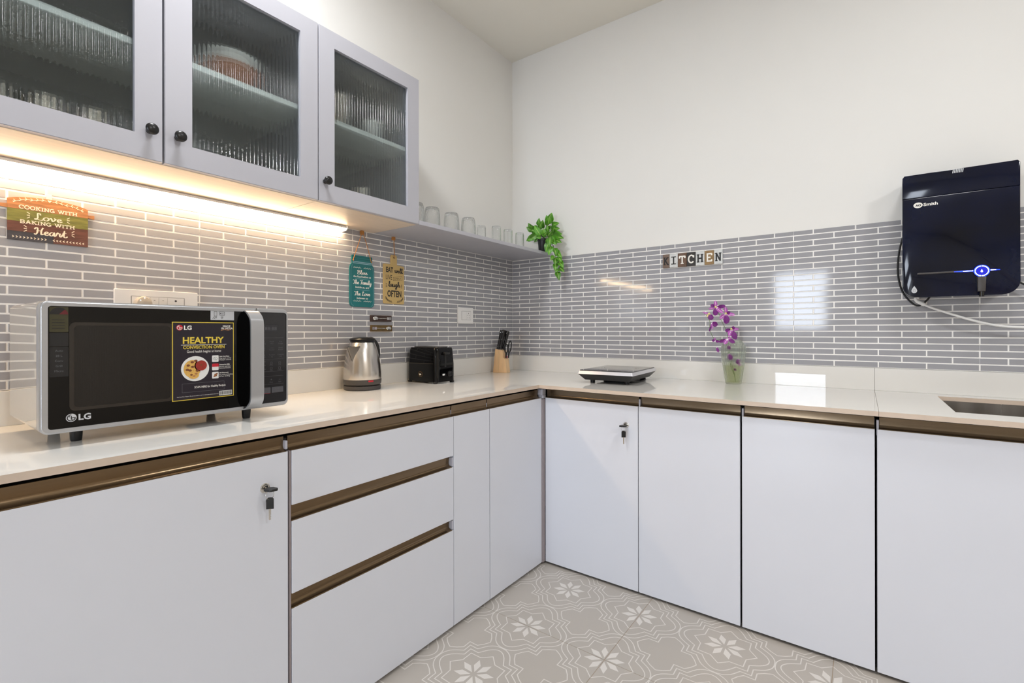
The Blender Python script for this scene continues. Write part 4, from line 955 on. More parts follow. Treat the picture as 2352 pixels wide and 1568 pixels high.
PETAL = [[1.271,-0.1,1.199,1.27,-0.108,1.23,0.0094,"m"],[1.271,-0.1,1.199,1.316,-0.108,1.204,0.0107,"d"],[1.271,-0.1,1.199,1.306,-0.108,1.169,0.0107,"m"],[1.271,-0.1,1.199,1.269,-0.108,1.158,0.0145,"d"],[1.271,-0.1,1.199,1.239,-0.108,1.191,0.0069,"m"],[1.271,-0.1,1.199,1.248,-0.108,1.21,0.0101,"d"],[1.316,-0.095,1.165,1.312,-0.103,1.201,0.0094,"m"],[1.316,-0.095,1.165,1.336,-0.103,1.175,0.0094,"d"],[1.316,-0.095,1.165,1.357,-0.103,1.16,0.0088,"m"],[1.316,-0.095,1.165,1.317,-0.103,1.118,0.0163,"d"],[1.316,-0.095,1.165,1.288,-0.103,1.144,0.0107,"m"],[1.341,-0.1,1.094,1.356,-0.108,1.105,0.0088,"d"],[1.341,-0.1,1.094,1.375,-0.108,1.094,0.0075,"m"],[1.341,-0.1,1.094,1.361,-0.108,1.045,0.0145,"d"],[1.341,-0.1,1.094,1.331,-0.108,1.06,0.0113,"m"],[1.341,-0.1,1.094,1.313,-0.108,1.086,0.0107,"d"],[1.244,-0.1,1.168,1.211,-0.108,1.177,0.005,"m"],[1.244,-0.1,1.168,1.252,-0.108,1.137,0.0151,"d"],[1.244,-0.1,1.168,1.232,-0.108,1.153,0.0075,"w"],[1.252,-0.1,1.126,1.282,-0.108,1.113,0.0151,"d"],[1.252,-0.1,1.126,1.242,-0.108,1.082,0.005,"d"],[1.252,-0.1,1.126,1.259,-0.108,1.091,0.005,"m"],[1.326,-0.11,1.049,1.288,-0.118,1.034,0.0094,"d"],[1.326,-0.11,1.049,1.31,-0.118,1.024,0.0107,"m"],[1.326,-0.11,1.049,1.358,-0.118,1.03,0.0107,"d"],[1.326,-0.11,1.049,1.342,-0.118,1.055,0.0094,"m"],[1.268,-0.1,1.039,1.254,-0.108,1.04,0.0075,"d"],[1.268,-0.1,1.039,1.288,-0.108,1.034,0.0075,"d"],[1.268,-0.1,1.039,1.268,-0.108,1.055,0.0057,"m"],[1.274,-0.1,1.01,1.286,-0.108,0.985,0.0075,"d"],[1.33,-0.09,1.018,1.325,-0.093,0.998,0.0105,"d"],[1.325,-0.085,0.98,1.335,-0.088,0.948,0.0130,"d"],[1.368,-0.08,0.957,1.362,-0.083,0.93,0.0110,"d"],[1.348,-0.08,0.913,1.353,-0.082,0.9,0.0060,"d"],[1.372,-0.075,0.938,1.366,-0.078,0.922,0.0057,"m"]]
def blade(A, B, w, up, fold, n=5, tip=.02, full=.45, rnd=.8):
    """leaf or petal surface from A to B: a midrib, two curved halves, slightly folded and drooping"""
    A, B = Vector(A), Vector(B); d = B - A; L = d.length; d.normalize(); side = d.cross(up).normalized(); nrm = side.cross(d).normalized()
    V = []; F = []; M = []
    for i in range(n + 1):
        f = i / n; ww = w * (math.sin(PI * f ** full) ** rnd if 0 < f < 1 else tip); c = A + d * L * f + nrm * (L * .10 * math.sin(PI * f))
        V += [c - side * ww + nrm * fold * ww, c - side * ww * .10, c + side * ww * .10, c + side * ww + nrm * fold * ww]
    for i in range(n):
        for j in range(3): F.append((4 * i + j, 4 * i + j + 1, 4 * i + 5 + j, 4 * i + 4 + j)); M.append((i, j))
    return V, F, M
camv = SC.camera.matrix_world.translation
for q in PETAL:
    A, B = Vector(q[:3]), Vector(q[3:6]); up = (camv - A).normalized() + Vector((random.uniform(-.35, .35), random.uniform(-.2, .2), random.uniform(-.3, .3)))
    V, F, M = blade(A, B, q[6] * .85, up, random.uniform(.05, .3), n=9, full=1.45 if q[7] == 'd' else 1.0, rnd=.55)
    mb = MB(); mb.v = [tuple(p) for p in V]; mb.f = F
    mb.m = [(0 if j == 1 or i < 2 else 1) if q[7] != 'd' else (0 if i == 0 else (2 if i == 1 else 1)) for i, j in M]
    mb.build('petal', {'d': ['petal_white', 'petal_dark', 'petal_mid'], 'm': ['petal_white', 'petal_mid'], 'w': ['petal_white', 'petal_yellow']}[q[7]], t, smooth=70)
for c_ in ((1.272, -.108, 1.199), (1.317, -.105, 1.168), (1.341, -.108, 1.095), (1.243, -.108, 1.168)):
    mb = MB(); mb.lathe([(.001, -.005), (.0042, -.002), (.0048, .002), (.0034, .005), (.001, .006)], c_, 12, axis='-Y'); mb.build('flower_throat', 'petal_yellow', t, smooth=60)

# ------------------------------------------------------------------ signs on the left wall
XS = .0016
def lw_frame(x): return Vector((x, 0, 0)), LW[0], LW[1]
# pot-shaped board
t = thing('pot_sign', 'painted wooden pot-shaped sign about love and heart under the LED strip', 'sign', (XS, -2.194, 1.334))
y0, y1, z0, z1 = -2.2753, -2.1117, 1.3335, 1.4420
O, u, v = lw_frame(XS); TH = .0055; fz = lambda f: z1 - (z1 - z0) * f
top = [(y0 + (y1 - y0) * k / 14, z1 + .0125 * math.sin(PI * k / 14) ** .7) for k in range(15)]
MB().prism([(y0, fz(.23)), (y1, fz(.23))] + top[::-1], O, u, v, TH).build('plank', 'plank_orange', t)
MB().prism([(y0, fz(.535)), (y1, fz(.535)), (y1, fz(.233)), (y0, fz(.233))], O, u, v, TH).build('plank', 'plank_green', t)
MB().prism([(y0, fz(.785)), (y1, fz(.785)), (y1, fz(.538)), (y0, fz(.538))], O, u, v, TH).build('plank', 'plank_brown', t)
ym = -2.186
MB().prism([(y0, z0), (ym, z0), (ym, fz(.788)), (y0, fz(.788))], O, u, v, TH).build('plank', 'plank_slate', t)
MB().prism([(ym + .0004, z0), (y1, z0), (y1, fz(.788)), (ym + .0004, fz(.788))], O, u, v, TH).build('plank', 'plank_brown', t)
for a, b in ((y0 - .0145, y0 - .0003), (y1 + .0003, y1 + .0145)): MB().prism([(a, 1.4185), (b, 1.4165), (b, 1.4275), (a, 1.4265)], O, u, v, TH).build('handle', 'plank_orange', t)
mb = MB(); O, u, v = lw_frame(XS + TH + .0003); yc = (y0 + y1) / 2
slab(mb, 'COOKING WITH', yc - .001, fz(.215), .0100, O, u, v, 0, width=.119, th=.2)
script(mb, 'Love', yc - .002, fz(.445), .0090, O, u, v, 0, width=.056, w=.24)
slab(mb, 'BAKING WITH', yc - .003, fz(.575), .0098, O, u, v, 0, width=.112, th=.2)
script(mb, 'Heart', yc + .002, fz(.815), .0098, O, u, v, 0, width=.066, w=.24)
for sx_, zz, dy in ((-1, .36, .039), (1, .36, .036), (-1, .70, .045), (1, .70, .046)):
    for k in (-1, 0, 1): line(mb, (yc + sx_ * dy, fz(zz) + k * .004), (yc + sx_ * (dy + .006), fz(zz) + k * .0085), .0017, O, u, v)
for k in range(21):
    yy = y0 + .012 + k * (y1 - y0 - .024) / 20; s_ = 1 if k < 10 else -1
    if k != 10: poly(mb, [(yy - s_ * .0032, fz(.925) + .0026), (yy, fz(.925)), (yy - s_ * .0032, fz(.925) - .0026)], .0015, O, u, v)
for s_ in (-1, 1):
    pts = [(yc + s_ * (.006 + .066 * f), z1 + .0065 - .0125 * f * f + .0012 * math.sin(f * 12)) for f in [k / 12 for k in range(13)]]
    poly(mb, pts, .0011, O, u, v)
    for k in range(1, 12, 2):
        p = pts[k]; line(mb, p, (p[0] + s_ * .004, p[1] + .0042), .0015, O, u, v); line(mb, p, (p[0] + s_ * .0045, p[1] - .0036), .0015, O, u, v)
mb.flat([(yc, z1 + .0035), (yc + .0045, z1 + .0085), (yc + .0025, z1 + .0105), (yc, z1 + .0088), (yc - .0025, z1 + .0105), (yc - .0045, z1 + .0085)], O, u, v)
mb.build_flat('lettering', 'cream_print', t)
MB().prism([(yc - .006, z1 + .009), (yc + .006, z1 + .009), (yc + .0055, z1 + .028), (yc - .0065, z1 + .028)], lw_frame(XS + .0003)[0], u, v, .0008).build('tape', 'tape', t)

# mason jar board
t = thing('jar_sign', 'teal mason-jar shaped sign hanging on twine left of the gold board', 'sign', (XS, -1.161, 1.196))
yc, W2 = -1.1615, .0660
half = [(.053, 1.1965), (.0625, 1.203), (W2, 1.214), (W2, 1.362), (.0645, 1.374), (.059, 1.386), (.0525, 1.392), (.0525, 1.397), (.0545, 1.399), (.0545, 1.424), (.052, 1.4275)]
out = [(yc + a, z) for a, z in half] + [(yc - a, z) for a, z in half[::-1]]
O, u, v = lw_frame(XS)
MB().prism(out, O, u, v, .005).build('board', 'teal', t)
mb = MB(); O, u, v = lw_frame(XS + .0053)
for z in (1.4205, 1.4105): line(mb, (yc - .0535, z), (yc + .0535, z), .0022, O, u, v, 0)
for z in (1.398, 1.392): line(mb, (yc - .051, z), (yc + .051, z), .0030, O, u, v, 1)
inn = [(yc + a * .93, z) for a, z in [(.050, 1.2005), (.060, 1.206), (.064, 1.216), (.064, 1.360), (.061, 1.374), (.056, 1.384)]]
poly(mb, inn, .0009, O, u, v, 1); poly(mb, [(2 * yc - a, z) for a, z in inn], .0009, O, u, v, 1)
O2 = O + Vector((.0002, 0, 0))
script(mb, 'Bless', yc, 1.3435, .0090, O2, u, v, 2, width=.056, w=.25)
sans(mb, 'the food before us', yc, 1.3290, .0125, O2, u, v, 2, 'CENTER', width=.094, shear=.15, bold=.02)
line(mb, (yc - .038, 1.3225), (yc + .040, 1.3215), .0010, O2, u, v, 1)
script(mb, 'The Family', yc, 1.2990, .0090, O2, u, v, 2, width=.098, w=.25)
sans(mb, 'beside us, and', yc, 1.2810, .0125, O2, u, v, 2, 'CENTER', width=.074, shear=.15, bold=.02)
line(mb, (yc - .038, 1.2735), (yc + .040, 1.2725), .0010, O2, u, v, 1)
script(mb, 'The Love', yc, 1.2480, .0090, O2, u, v, 2, width=.084, w=.25)
sans(mb, 'between us', yc, 1.2320, .0125, O2, u, v, 2, 'CENTER', width=.060, shear=.15, bold=.02)
for zz in (1.3705, 1.2205):
    for s_ in (-1, 1):
        pts = [(yc + s_ * (.006 + .0065 * k), zz + (.0025 if k % 2 else 0)) for k in range(7)]
        poly(mb, pts, .0012, O2, u, v, 2)
        for p in pts[1:]: line(mb, p, (p[0] + s_ * .0035, p[1] + .004), .0013, O2, u, v, 2)
mb.build_flat('lettering', ['teal_dark', 'teal_light', 'white_print'], t)
hk = Vector((XS + .010, -1.1635, 1.5385))
for s_ in (-1, 1):
    e = Vector((XS + .006, yc + s_ * .047, 1.409))
    MB().tube(spline([hk, (hk + e) / 2 + Vector((.002, s_ * .001, 0)), e, e + Vector((.003, s_ * .001, -.006)), e + Vector((-.001, s_ * .004, -.002))], 4), .0016, 7).build('twine', 'jute', t, smooth=60)
MB().box(XS, -1.171, 1.5235, XS + .014, -1.157, 1.5412, bev=.001).build('hook', 'jute', t)

# chopping board sign
t = thing('board_sign', 'gold chopping-board shaped sign hanging right of the teal jar sign', 'sign', (XS, -.98, 1.218))
a0, a1, b0, b1 = -1.0427, -.9180, 1.2185, 1.4080
out = [(a0 + .004, b0), (a1 - .004, b0), (a1, b0 + .004), (a1, b1 - .008), (a1 - .004, b1 - .003)] + [(-.9625, b1 - .001), (-.9630, b1 + .040), (-.967, b1 + .0465), (-.994, b1 + .0465), (-.998, b1 + .040), (-.9975, b1)] + [(a0 + .004, b1), (a0, b1 - .004), (a0, b0 + .004)]
O, u, v = lw_frame(XS); MB().prism(out, O, u, v, .006).build('board', 'ply_gold', t)
mb = MB(); O, u, v = lw_frame(XS + .0063); yc = (a0 + a1) / 2
sans(mb, 'EAT', a0 + .0145, 1.3695, .0345, O, u, v, 0, width=.042, bold=.03)
script(mb, 'well', a0 + .066, 1.3695, .0115, O, u, v, 0, 'LEFT', width=.049, w=.26)
sans(mb, 'LIVE', a0 + .0135, 1.3345, .0320, O, u, v, 0, width=.037)
poly(mb, [(a0 + .0575, 1.3300), (a1 - .012, 1.3370), (a1 - .012, 1.3545), (a0 + .0575, 1.3470)], .0012, O, u, v, 0, closed=True)
Om = O; m_ = MB(); sans(m_, 'SIMPLY', a0 + .062, 1.3340, .0125, O, u, v, 0, width=.044); mb.add([(x, y, z + (y - a0 - .06) * .13) for x, y, z in m_.v], m_.f)
script(mb, 'laugh', yc + .001, 1.3010, .0120, O, u, v, 0, width=.070, w=.26)
for s_ in (-1, 1):
    for k in (-1, 0, 1): line(mb, (yc + s_ * .042, 1.306 + k * .005), (yc + s_ * .050, 1.306 + k * .009), .0022, O, u, v)
sans(mb, 'OFTEN', yc + .002, 1.2530, .0425, O, u, v, 0, 'CENTER', width=.086, bold=.03)
for s_ in (-1, 1):
    pts = [(yc + .002 + s_ * (.052 * math.cos(q)), 1.250 - .024 * math.sin(q)) for q in [math.radians(8 + 10 * k) for k in range(8)]]
    poly(mb, pts, .0010, O, u, v)
    for k, p in enumerate(pts[:-1]):
        for e in (.0075, -.0045): mb.flat([p, (p[0] - s_ * .0022, p[1] + e * .5), (p[0] - s_ * -.002, p[1] + e), (p[0] + s_ * .0022, p[1] + e * .4)], O, u, v)
mb.flat(circ(-.9805, b1 + .034, .0045, 14), O, u, v); mb.build_flat('lettering', 'black_print', t)
MB().tube(spline([Vector((XS + .009, -.9825, b1 + .032)), Vector((XS + .011, -.9825, b1 + .05)), Vector((XS + .010, -.9835, 1.50)), Vector((XS + .009, -.984, 1.5410))], 5), .0020, 7).build('twine', 'jute', t, smooth=60)
MB().box(XS, -.991, 1.5260, XS + .013, -.977, 1.5412, bev=.001).build('hook', 'jute', t)

# two cutlery plaques
def plaque(z0, z1, y0, y1, m, lab, order):
    t = thing('cutlery_plaque', lab, 'plaque', (XS, (y0 + y1) / 2, z0), group='cutlery plaques above the kettle')
    O, u, v = lw_frame(XS); MB().prism([(y0, z0), (y1, z0), (y1, z1), (y0, z1)], O, u, v, .009, bev=.0012).build('board', m, t)
    zc = (z0 + z1) / 2; x = XS + .0093; L = y1 - y0
    def spoon(yb, s_, fork=False):
        mb = MB()
        if not fork:
            bm = bmesh.new(); bmesh.ops.create_uvsphere(bm, u_segments=14, v_segments=8, radius=1)
            for q in bm.verts: q.co = Vector((x + .0012 + q.co.z * .0022, yb + q.co.x * .0150, zc + q.co.y * .0088))
            mb.bm(bm)
        else:
            mb.prism(rrect(yb - .006, zc - .0065, yb + .006, zc + .0065, .004, 3), (x, 0, 0), (0, 1, 0), (0, 0, 1), .0016)
            for k in (-1.5, -.5, .5, 1.5): mb.box(x, yb - s_ * .006, zc + k * .0034 - .0010, x + .0014, yb - s_ * .020, zc + k * .0034 + .0010)
        mb.tube([(x + .0012, yb + s_ * .008, zc), (x + .0014, yb + s_ * .050, zc - .0005)], [.0014, .0022], 7)
        mb.build('fork' if fork else 'spoon', 'chrome', t, smooth=50)
    if order: spoon(y0 + .024, 1); spoon(y1 - .024, -1, True)
    else: spoon(y0 + .024, 1, True); spoon(y1 - .022, -1)
plaque(1.1323, 1.1612, -1.1165, -.9972, 'dark_wood', 'dark brown cutlery plaque, upper of the two above the kettle', 1)
plaque(1.0855, 1.1155, -1.1150, -.9940, 'olive_wood', 'olive brown cutlery plaque, lower of the two above the kettle', 0)

# switch plate near the corner, socket plate behind the microwave
t = thing('socket_plate', 'small square white socket plate near the corner', 'socket', (XS, -.4645, 1.129))
O, u, v = lw_frame(XS); MB().prism(rrect(-.528, 1.1290, -.401, 1.2210, .003, 3), O, u, v, .008, bev=.0015).build('cover', 'white_plastic', t)
ring_prism(rrect(-.5000, 1.1500, -.4230, 1.2005, .001, 2), rrect(-.4988, 1.1512, -.4242, 1.1993, .001, 2), XS + .0081, XS + .0086, 'module_gap', 'grey_line', t)
sk = MB().prism(rrect(-.4985, 1.1515, -.4610, 1.1990, .001, 2), (XS + .008, 0, 0), u, v, .0012).build('switch', 'white_plastic', t)
mb = MB().prism(rrect(-.4602, 1.1515, -.4245, 1.1990, .001, 2), (XS + .008, 0, 0), u, v, .0012); O2 = Vector((XS + .0095, 0, 0))
mb.m = [0] * len(mb.f)
for a, b, r in ((-.4425, 1.188, .0026), (-.4500, 1.177, .0020), (-.4350, 1.177, .0020), (-.4500, 1.163, .0022), (-.4350, 1.163, .0022)): mb.flat(circ(a, b, r, 12), O2, u, v, 1)
mb.build('socket', ['white_plastic', 'grey_plastic'], t)
t = thing('socket_plate', 'wide cream socket plate with switches above the microwave', 'socket', (XS, -1.94, 1.13))
MB().prism(rrect(-2.0520, 1.130, -1.8274, 1.2175, .003, 3), O, u, v, .009, bev=.0015).build('cover', 'white_plastic', t)
ring_prism(rrect(-2.0110, 1.1385, -1.8668, 1.1975, .001, 2), rrect(-2.0098, 1.1395, -1.8680, 1.1965, .001, 2), XS + .0092, XS + .0098, 'module_gap', 'grey_line', t)
for a, b, k in ((-2.0090, -1.9625, 'socket'), (-1.9617, -1.9395, 'switch'), (-1.9387, -1.9165, 'switch'), (-1.9157, -1.8690, 'socket')):
    mb = MB().prism(rrect(a, 1.1400, b, 1.1960, .001, 2), (XS + .009, 0, 0), u, v, .0018)
    if a > -1.92:
        for p, q, r in (((a + b) / 2, 1.1865, .0034), ((a + b) / 2 - .011, 1.170, .0024), ((a + b) / 2 + .011, 1.170, .0024)): mb.flat(circ(p, q, r, 14), (XS + .0111, 0, 0), u, v, 1)
    elif k == 'switch': line(mb, (a + .009, 1.1865), (b - .009, 1.1865), .0012, (XS + .0111, 0, 0), u, v, 1)
    mb.build(k, ['white_plastic', 'grey_plastic'], t)
t = thing('plug', 'round cream plug in the wide socket plate above the microwave', 'plug', (XS + .011, -1.9850, 1.175))
MB().lathe([(.0210, 0), (.0225, .004), (.0225, .022), (.019, .030), (.010, .033), (.0, .0335)], (XS + .0112, -1.9850, 1.1740), 28, axis='X').build('plug_body', 'mw_case', t, smooth=40)
P = spline([Vector((XS + .030, -1.985, 1.160)), Vector((XS + .045, -1.985, 1.12)), Vector((XS + .055, -1.99, 1.02)), Vector((.08, -2.02, .93))], 5)
MB().tube(P, .0035, 8).build('power_cord', 'white_plastic', t, smooth=60)

# ------------------------------------------------------------------ KITCHEN letters on the right wall
t = thing('kitchen_sign', 'row of seven weathered letter blocks spelling kitchen on the tiled wall', 'sign', (1.134, -XS, 1.416))
xs = [.9861, 1.0222, 1.0646, 1.1099, 1.1537, 1.1971, 1.2411, 1.2817]
mk = ['blk_brown', 'blk_white', 'blk_wood', 'blk_black', 'blk_white', 'blk_ochre', 'blk_white']; lk = ['black_print', 'black_print', 'white_print', 'white_print', 'black_print', 'white_print', 'black_print']
for i, ch in enumerate('KITCHEN'):
    a, b = xs[i] + .0004, xs[i + 1] - .0004; zt_ = 1.4855 + (.0008, -.0006, .0004, 0, .0006, -.0003, .0008)[i]; zb_ = 1.4158 + (.0, .0006, -.0004, .0003, 0, .0005, -.0006)[i]
    bl = MB().prism([(a, zb_), (b, zb_), (b, zt_), (a, zt_)], (0, -XS, 0), RW[0], RW[1], .009, bev=.0008, seg=1).build('letter_block', mk[i], t)
    mb = MB(); w_ = (b - a) * .74; slab(mb, ch, (a + b) / 2, zb_ + .0145, .0410, (0, -XS - .0093, 0), RW[0], RW[1], 0, width=w_, th=.17); mb.build_flat('letter', lk[i], bl)

# ------------------------------------------------------------------ water purifier
t = thing('water_purifier', 'black wall-mounted water purifier with a glowing blue tap ring', 'water purifier', (2.115, -.065, 1.21))
PX0, PX1, PB, PT_ = 1.9575, 2.2745, 1.2130, 1.6790
YF = -.130
mb = MB(); mb.prism(rrect(PX0 + .006, PB + .006, PX1 - .006, PT_ - .004, .040, 6, corners=(1, 1, 0, 0)), (0, -.0016, 0), RW[0], RW[1], .113, bev=.003); mb.build('housing', 'pur_body', t, smooth=40)
# chamfered upper corners
out = rrect(PX0, PB, PX1, PB + .1, .046, 8, corners=(1, 1, 0, 0)); out = [p for p in out if p[1] < PB + .099]
low = [p for p in out if p[0] > 2.1 ]; lo2 = [p for p in out if p[0] <= 2.1]
SEAM = 1.5897
body = sorted(lo2, key=lambda p: -p[1]) + sorted(low, key=lambda p: (p[0], p[1])) + [(PX1, SEAM - .0006), (PX0, SEAM - .0006)]
MB().prism(body, (0, YF + .016, 0), RW[0], RW[1], .016, bev=.0025).build('front_panel', 'pur_front', t, smooth=40)
MB().prism([(PX0, SEAM + .0006), (PX1, SEAM + .0006), (PX1, PT_ - .008), (PX1 - .006, PT_), (PX0 + .006, PT_), (PX0, PT_ - .008)], (0, YF + .016, 0), RW[0], RW[1], .0155, bev=.002).build('top_panel', 'pur_front', t, smooth=40)
O, u, v = Vector((0, YF - .0003, 0)), RW[0], RW[1]
mb = MB(); mb.flat(circ(2.0035, 1.5615, .0135, 26, .0105), O, u, v, 0); Oa = O + Vector((0, -.0002, 0))
sans(mb, 'AO', 2.0040, 1.5575, .0105, Oa, u, v, 1, 'CENTER', bold=.05, width=.017); sans(mb, 'Smith', 2.0190, 1.5563, .0155, O, u, v, 0, bold=.03, width=.041)
mb.build_flat('lettering', ['white_print', 'black_print'], t)
mb = MB()
for k in range(7): mb.flat([(2.0995 + k * .0044, 1.6640), (2.1022 + k * .0044, 1.6640), (2.1040 + k * .0044, 1.6770), (2.1013 + k * .0044, 1.6770)], O, u, v, 0)
mb.build_flat('sticker', 'sticker_grey', t)
mb = MB(); cx, cz = 1.9922, 1.2400
mb.flat([(cx, cz + .0165), (cx + .0065, cz + .005)] + [(cx + .0085 * math.cos(q), cz - .0025 + .0085 * math.sin(q)) for q in [math.radians(30 - 240 * k / 16) for k in range(17)]] + [(cx - .0065, cz + .005)], O, u, v, 0)
poly(mb, rrect(cx - .0035, cz - .006, cx + .0035, cz + .001, .001, 2), .0008, Oa, u, v, 1, closed=True); line(mb, (cx - .003, cz + .0045), (cx + .003, cz + .0045), .0012, Oa, u, v, 1)
mb.build_flat('drop_badge', ['sticker_grey', 'grey_print'], t)
cx, cz = 2.1762, 1.2992
bar = MB(); bar.prism(rrect(2.0005, cz - .0008, 2.1500, cz + .0052, .0025, 3), O + Vector((0, .0005, 0)), u, v, .0028, bev=.001); bar.build('light_bar', 'grey_plastic', t)
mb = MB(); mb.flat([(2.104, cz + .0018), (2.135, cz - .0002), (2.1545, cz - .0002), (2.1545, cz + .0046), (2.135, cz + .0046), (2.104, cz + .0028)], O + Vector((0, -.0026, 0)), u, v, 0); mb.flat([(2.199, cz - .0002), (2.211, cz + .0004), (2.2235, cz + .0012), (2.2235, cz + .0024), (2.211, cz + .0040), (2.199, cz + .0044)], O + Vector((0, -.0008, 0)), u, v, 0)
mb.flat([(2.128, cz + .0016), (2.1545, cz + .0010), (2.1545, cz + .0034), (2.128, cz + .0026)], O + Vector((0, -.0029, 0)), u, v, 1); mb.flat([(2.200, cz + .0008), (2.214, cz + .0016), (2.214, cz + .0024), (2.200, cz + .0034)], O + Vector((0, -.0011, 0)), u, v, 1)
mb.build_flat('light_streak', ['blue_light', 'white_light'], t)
MB().lathe([(.0212, .0), (.0212, .006), (.0185, .009), (.0, .009)], (cx, YF, cz), 36, axis='-Y').build('tap_button', 'pur_body', t, smooth=40)
mb = MB(); Ob = Vector((0, YF - .0093, 0))
poly(mb, circ(cx, cz, .0186, 40), .0044, Ob, u, v, 1, closed=True); mb.flat(circ(cx, cz, .0150, 32), Ob, u, v, 2)
for k in range(4): poly(mb, arc(cx, cz, .0172, .0172, 90 * k + 4, 90 * k + 86, 12), .0022, Ob + Vector((0, -.0003, 0)), u, v, 0)
mb.flat([(cx, cz + .0055), (cx + .0028, cz - .001)] + arc(cx, cz - .0018, .003, .003, 10, -190, 10) + [(cx - .0028, cz - .001)], Ob + Vector((0, -.0003, 0)), u, v, 0)
mb.build_flat('glow_ring', ['white_light', 'blue_light', 'blue_dim'], t)
mb = MB(); mb.prism([(2.1655, 1.2255), (2.1855, 1.2255), (2.1875, 1.2790), (2.1645, 1.2790)], (0, YF + .001, 0), u, v, .018, bev=.003); mb.build('tap_spout', 'grey_plastic', t, smooth=40)
MB().lathe([(.0070, 0), (.0070, .018)], (2.1757, YF - .009, 1.2075), 16).build('nozzle', 'pur_body', t, smooth=40)
P = spline([Vector(p) for p in ((1.9640, -.030, 1.4600), (1.9520, -.030, 1.4000), (1.9480, -.030, 1.3250), (1.9565, -.030, 1.2628), (1.9736, -.030, 1.2203), (2.0016, -.030, 1.1876), (2.0238, -.030, 1.1904), (2.0474, -.030, 1.2200))], 6)
MB().tube(P, .0032, 8).build('power_cord', 'rubber_cord', t, smooth=60)
P = spline([Vector(p) for p in ((2.2600, -.04, 1.2740), (2.2790, -.04, 1.2682), (2.2994, -.04, 1.2516), (2.36, -.04, 1.215), (2.45, -.03, 1.19))], 6)
MB().tube(P, .0032, 8).build('power_cord', 'rubber_cord', t, smooth=60)
mb = MB(); mb.tube([(2.002, -.05, 1.2160), (2.003, -.05, 1.2060), (2.0075, -.05, 1.1990)], .0062, 12); mb.tube([(2.0060, -.05, 1.2010), (2.0290, -.05, 1.1865)], .0072, 12); mb.lathe([(.0035, 0), (.0050, .002), (.0050, .006)], (2.008, -.05, 1.2100), 12); mb.build('pipe_elbow', 'white_plastic', t, smooth=50)
P = spline([Vector(p) for p in ((2.0200, -.05, 1.1920), (2.050, -.05, 1.1745), (2.107, -.05, 1.1483), (2.1560, -.05, 1.1275), (2.2067, -.05, 1.1102), (2.2500, -.05, 1.1010), (2.2972, -.05, 1.0973), (2.36, -.05, 1.0965), (2.45, -.05, 1.099))], 6)
MB().tube(P, .0046, 10).build('water_pipe', 'white_plastic', t, smooth=60)

# ------------------------------------------------------------------ glasses on the shelf (standing upside down)
ZG = ZS + .0184
def tumbler(small):
    if small: o_ = [(.0245, 0), (.0245, .03), (.0243, .084), (.0225, .088), (.0, .088)]; i_ = [(.0, .080), (.0215, .079), (.0228, .03), (.0230, 0)]
    else: o_ = [(.0368, 0), (.0375, .015), (.0370, .045), (.0345, .075), (.0315, .086), (.0290, .089), (.0, .089)]; i_ = [(.0, .080), (.0270, .079), (.0320, .070), (.0345, .045), (.0350, .015), (.0345, 0)]
    rib = (lambda k, n, h: .0) if small else (lambda k, n, h: -.022 * abs(math.sin(k * PI * 10 / n)) if h > .004 else 0)
    mb = MB(); mb.lathe(o_ + i_, (0, 0, 0), 120 if not small else 40, cap0=False, cap1=False, rib=rib)
    n = 120 if not small else 40; k = (len(o_) + len(i_) - 1) * n
    mb.f += [(i, k + i, k + (i + 1) % n, (i + 1) % n) for i in range(n)]; mb.m += [0] * n
    return mb
big = tumbler(False).build('tumbler', 'pattern_glass', smooth=60); sml = tumbler(True).build('tumbler', 'clear_glass', smooth=50)
for i, (x, y, lab) in enumerate(((.25, -1.0605, 'wide patterned tumbler half hidden behind the end of the wall cabinet'), (.25, -.963, 'first whole wide patterned tumbler from the wall cabinet'), (.25, -.8355, 'wide patterned tumbler in the middle of its row, second from the cabinet'), (.25, -.713, 'wide patterned tumbler last in its row, beside the narrow clear glasses'))):
    o = big if i == 0 else big.copy()
    if i: COL.objects.link(o)
    o.location = (x, y, ZG); o.rotation_euler = (0, 0, i * .7); tag(o, lab, 'glass', 'wide patterned tumblers on the shelf')
for i, (x, y, lab) in enumerate(((.190, -.5420, 'narrow clear glass set back behind the row, next to the patterned tumblers'), (.25, -.488, 'narrow clear glass in front of the shelf edge, first after the set-back one'), (.25, -.383, 'narrow clear glass second from the potted plant'), (.25, -.272, 'narrow clear glass nearest the potted plant'))):
    o = sml if i == 0 else sml.copy()
    if i: COL.objects.link(o)
    o.location = (x, y, ZG); tag(o, lab, 'glass', 'narrow clear glasses on the shelf')

# ------------------------------------------------------------------ trailing plant at the end of the shelf
pxx, pyy = .2770, -.0690
t = thing('potted_plant', 'trailing green plant in a small black pot at the end of the shelf', 'plant', (pxx, pyy, ZG))
MB().lathe([(.0225, 0), (.0240, .002), (.0300, .068), (.0325, .069), (.0325, .082), (.0300, .082), (.0285, .070), (.0, .070)], (pxx, pyy, ZG), 28, cap1=False).build('pot', 'black_plastic', t, smooth=40)
MB().lathe([(.0, .0705), (.0284, .0705)], (pxx, pyy, ZG), 20, cap0=False, cap1=False).build('soil', 'soil', t)
VINE = [(.283, -.072, 1.640), (.300, -.085, 1.652), (.346, -.100, 1.639), (.372, -.110, 1.589), (.372, -.090, 1.550), (.377, -.075, 1.496), (.382, -.070, 1.433)]
MB().tube(spline([Vector(p) for p in VINE], 5), .0016, 6).build('stem', 'stem_green', t, smooth=60)
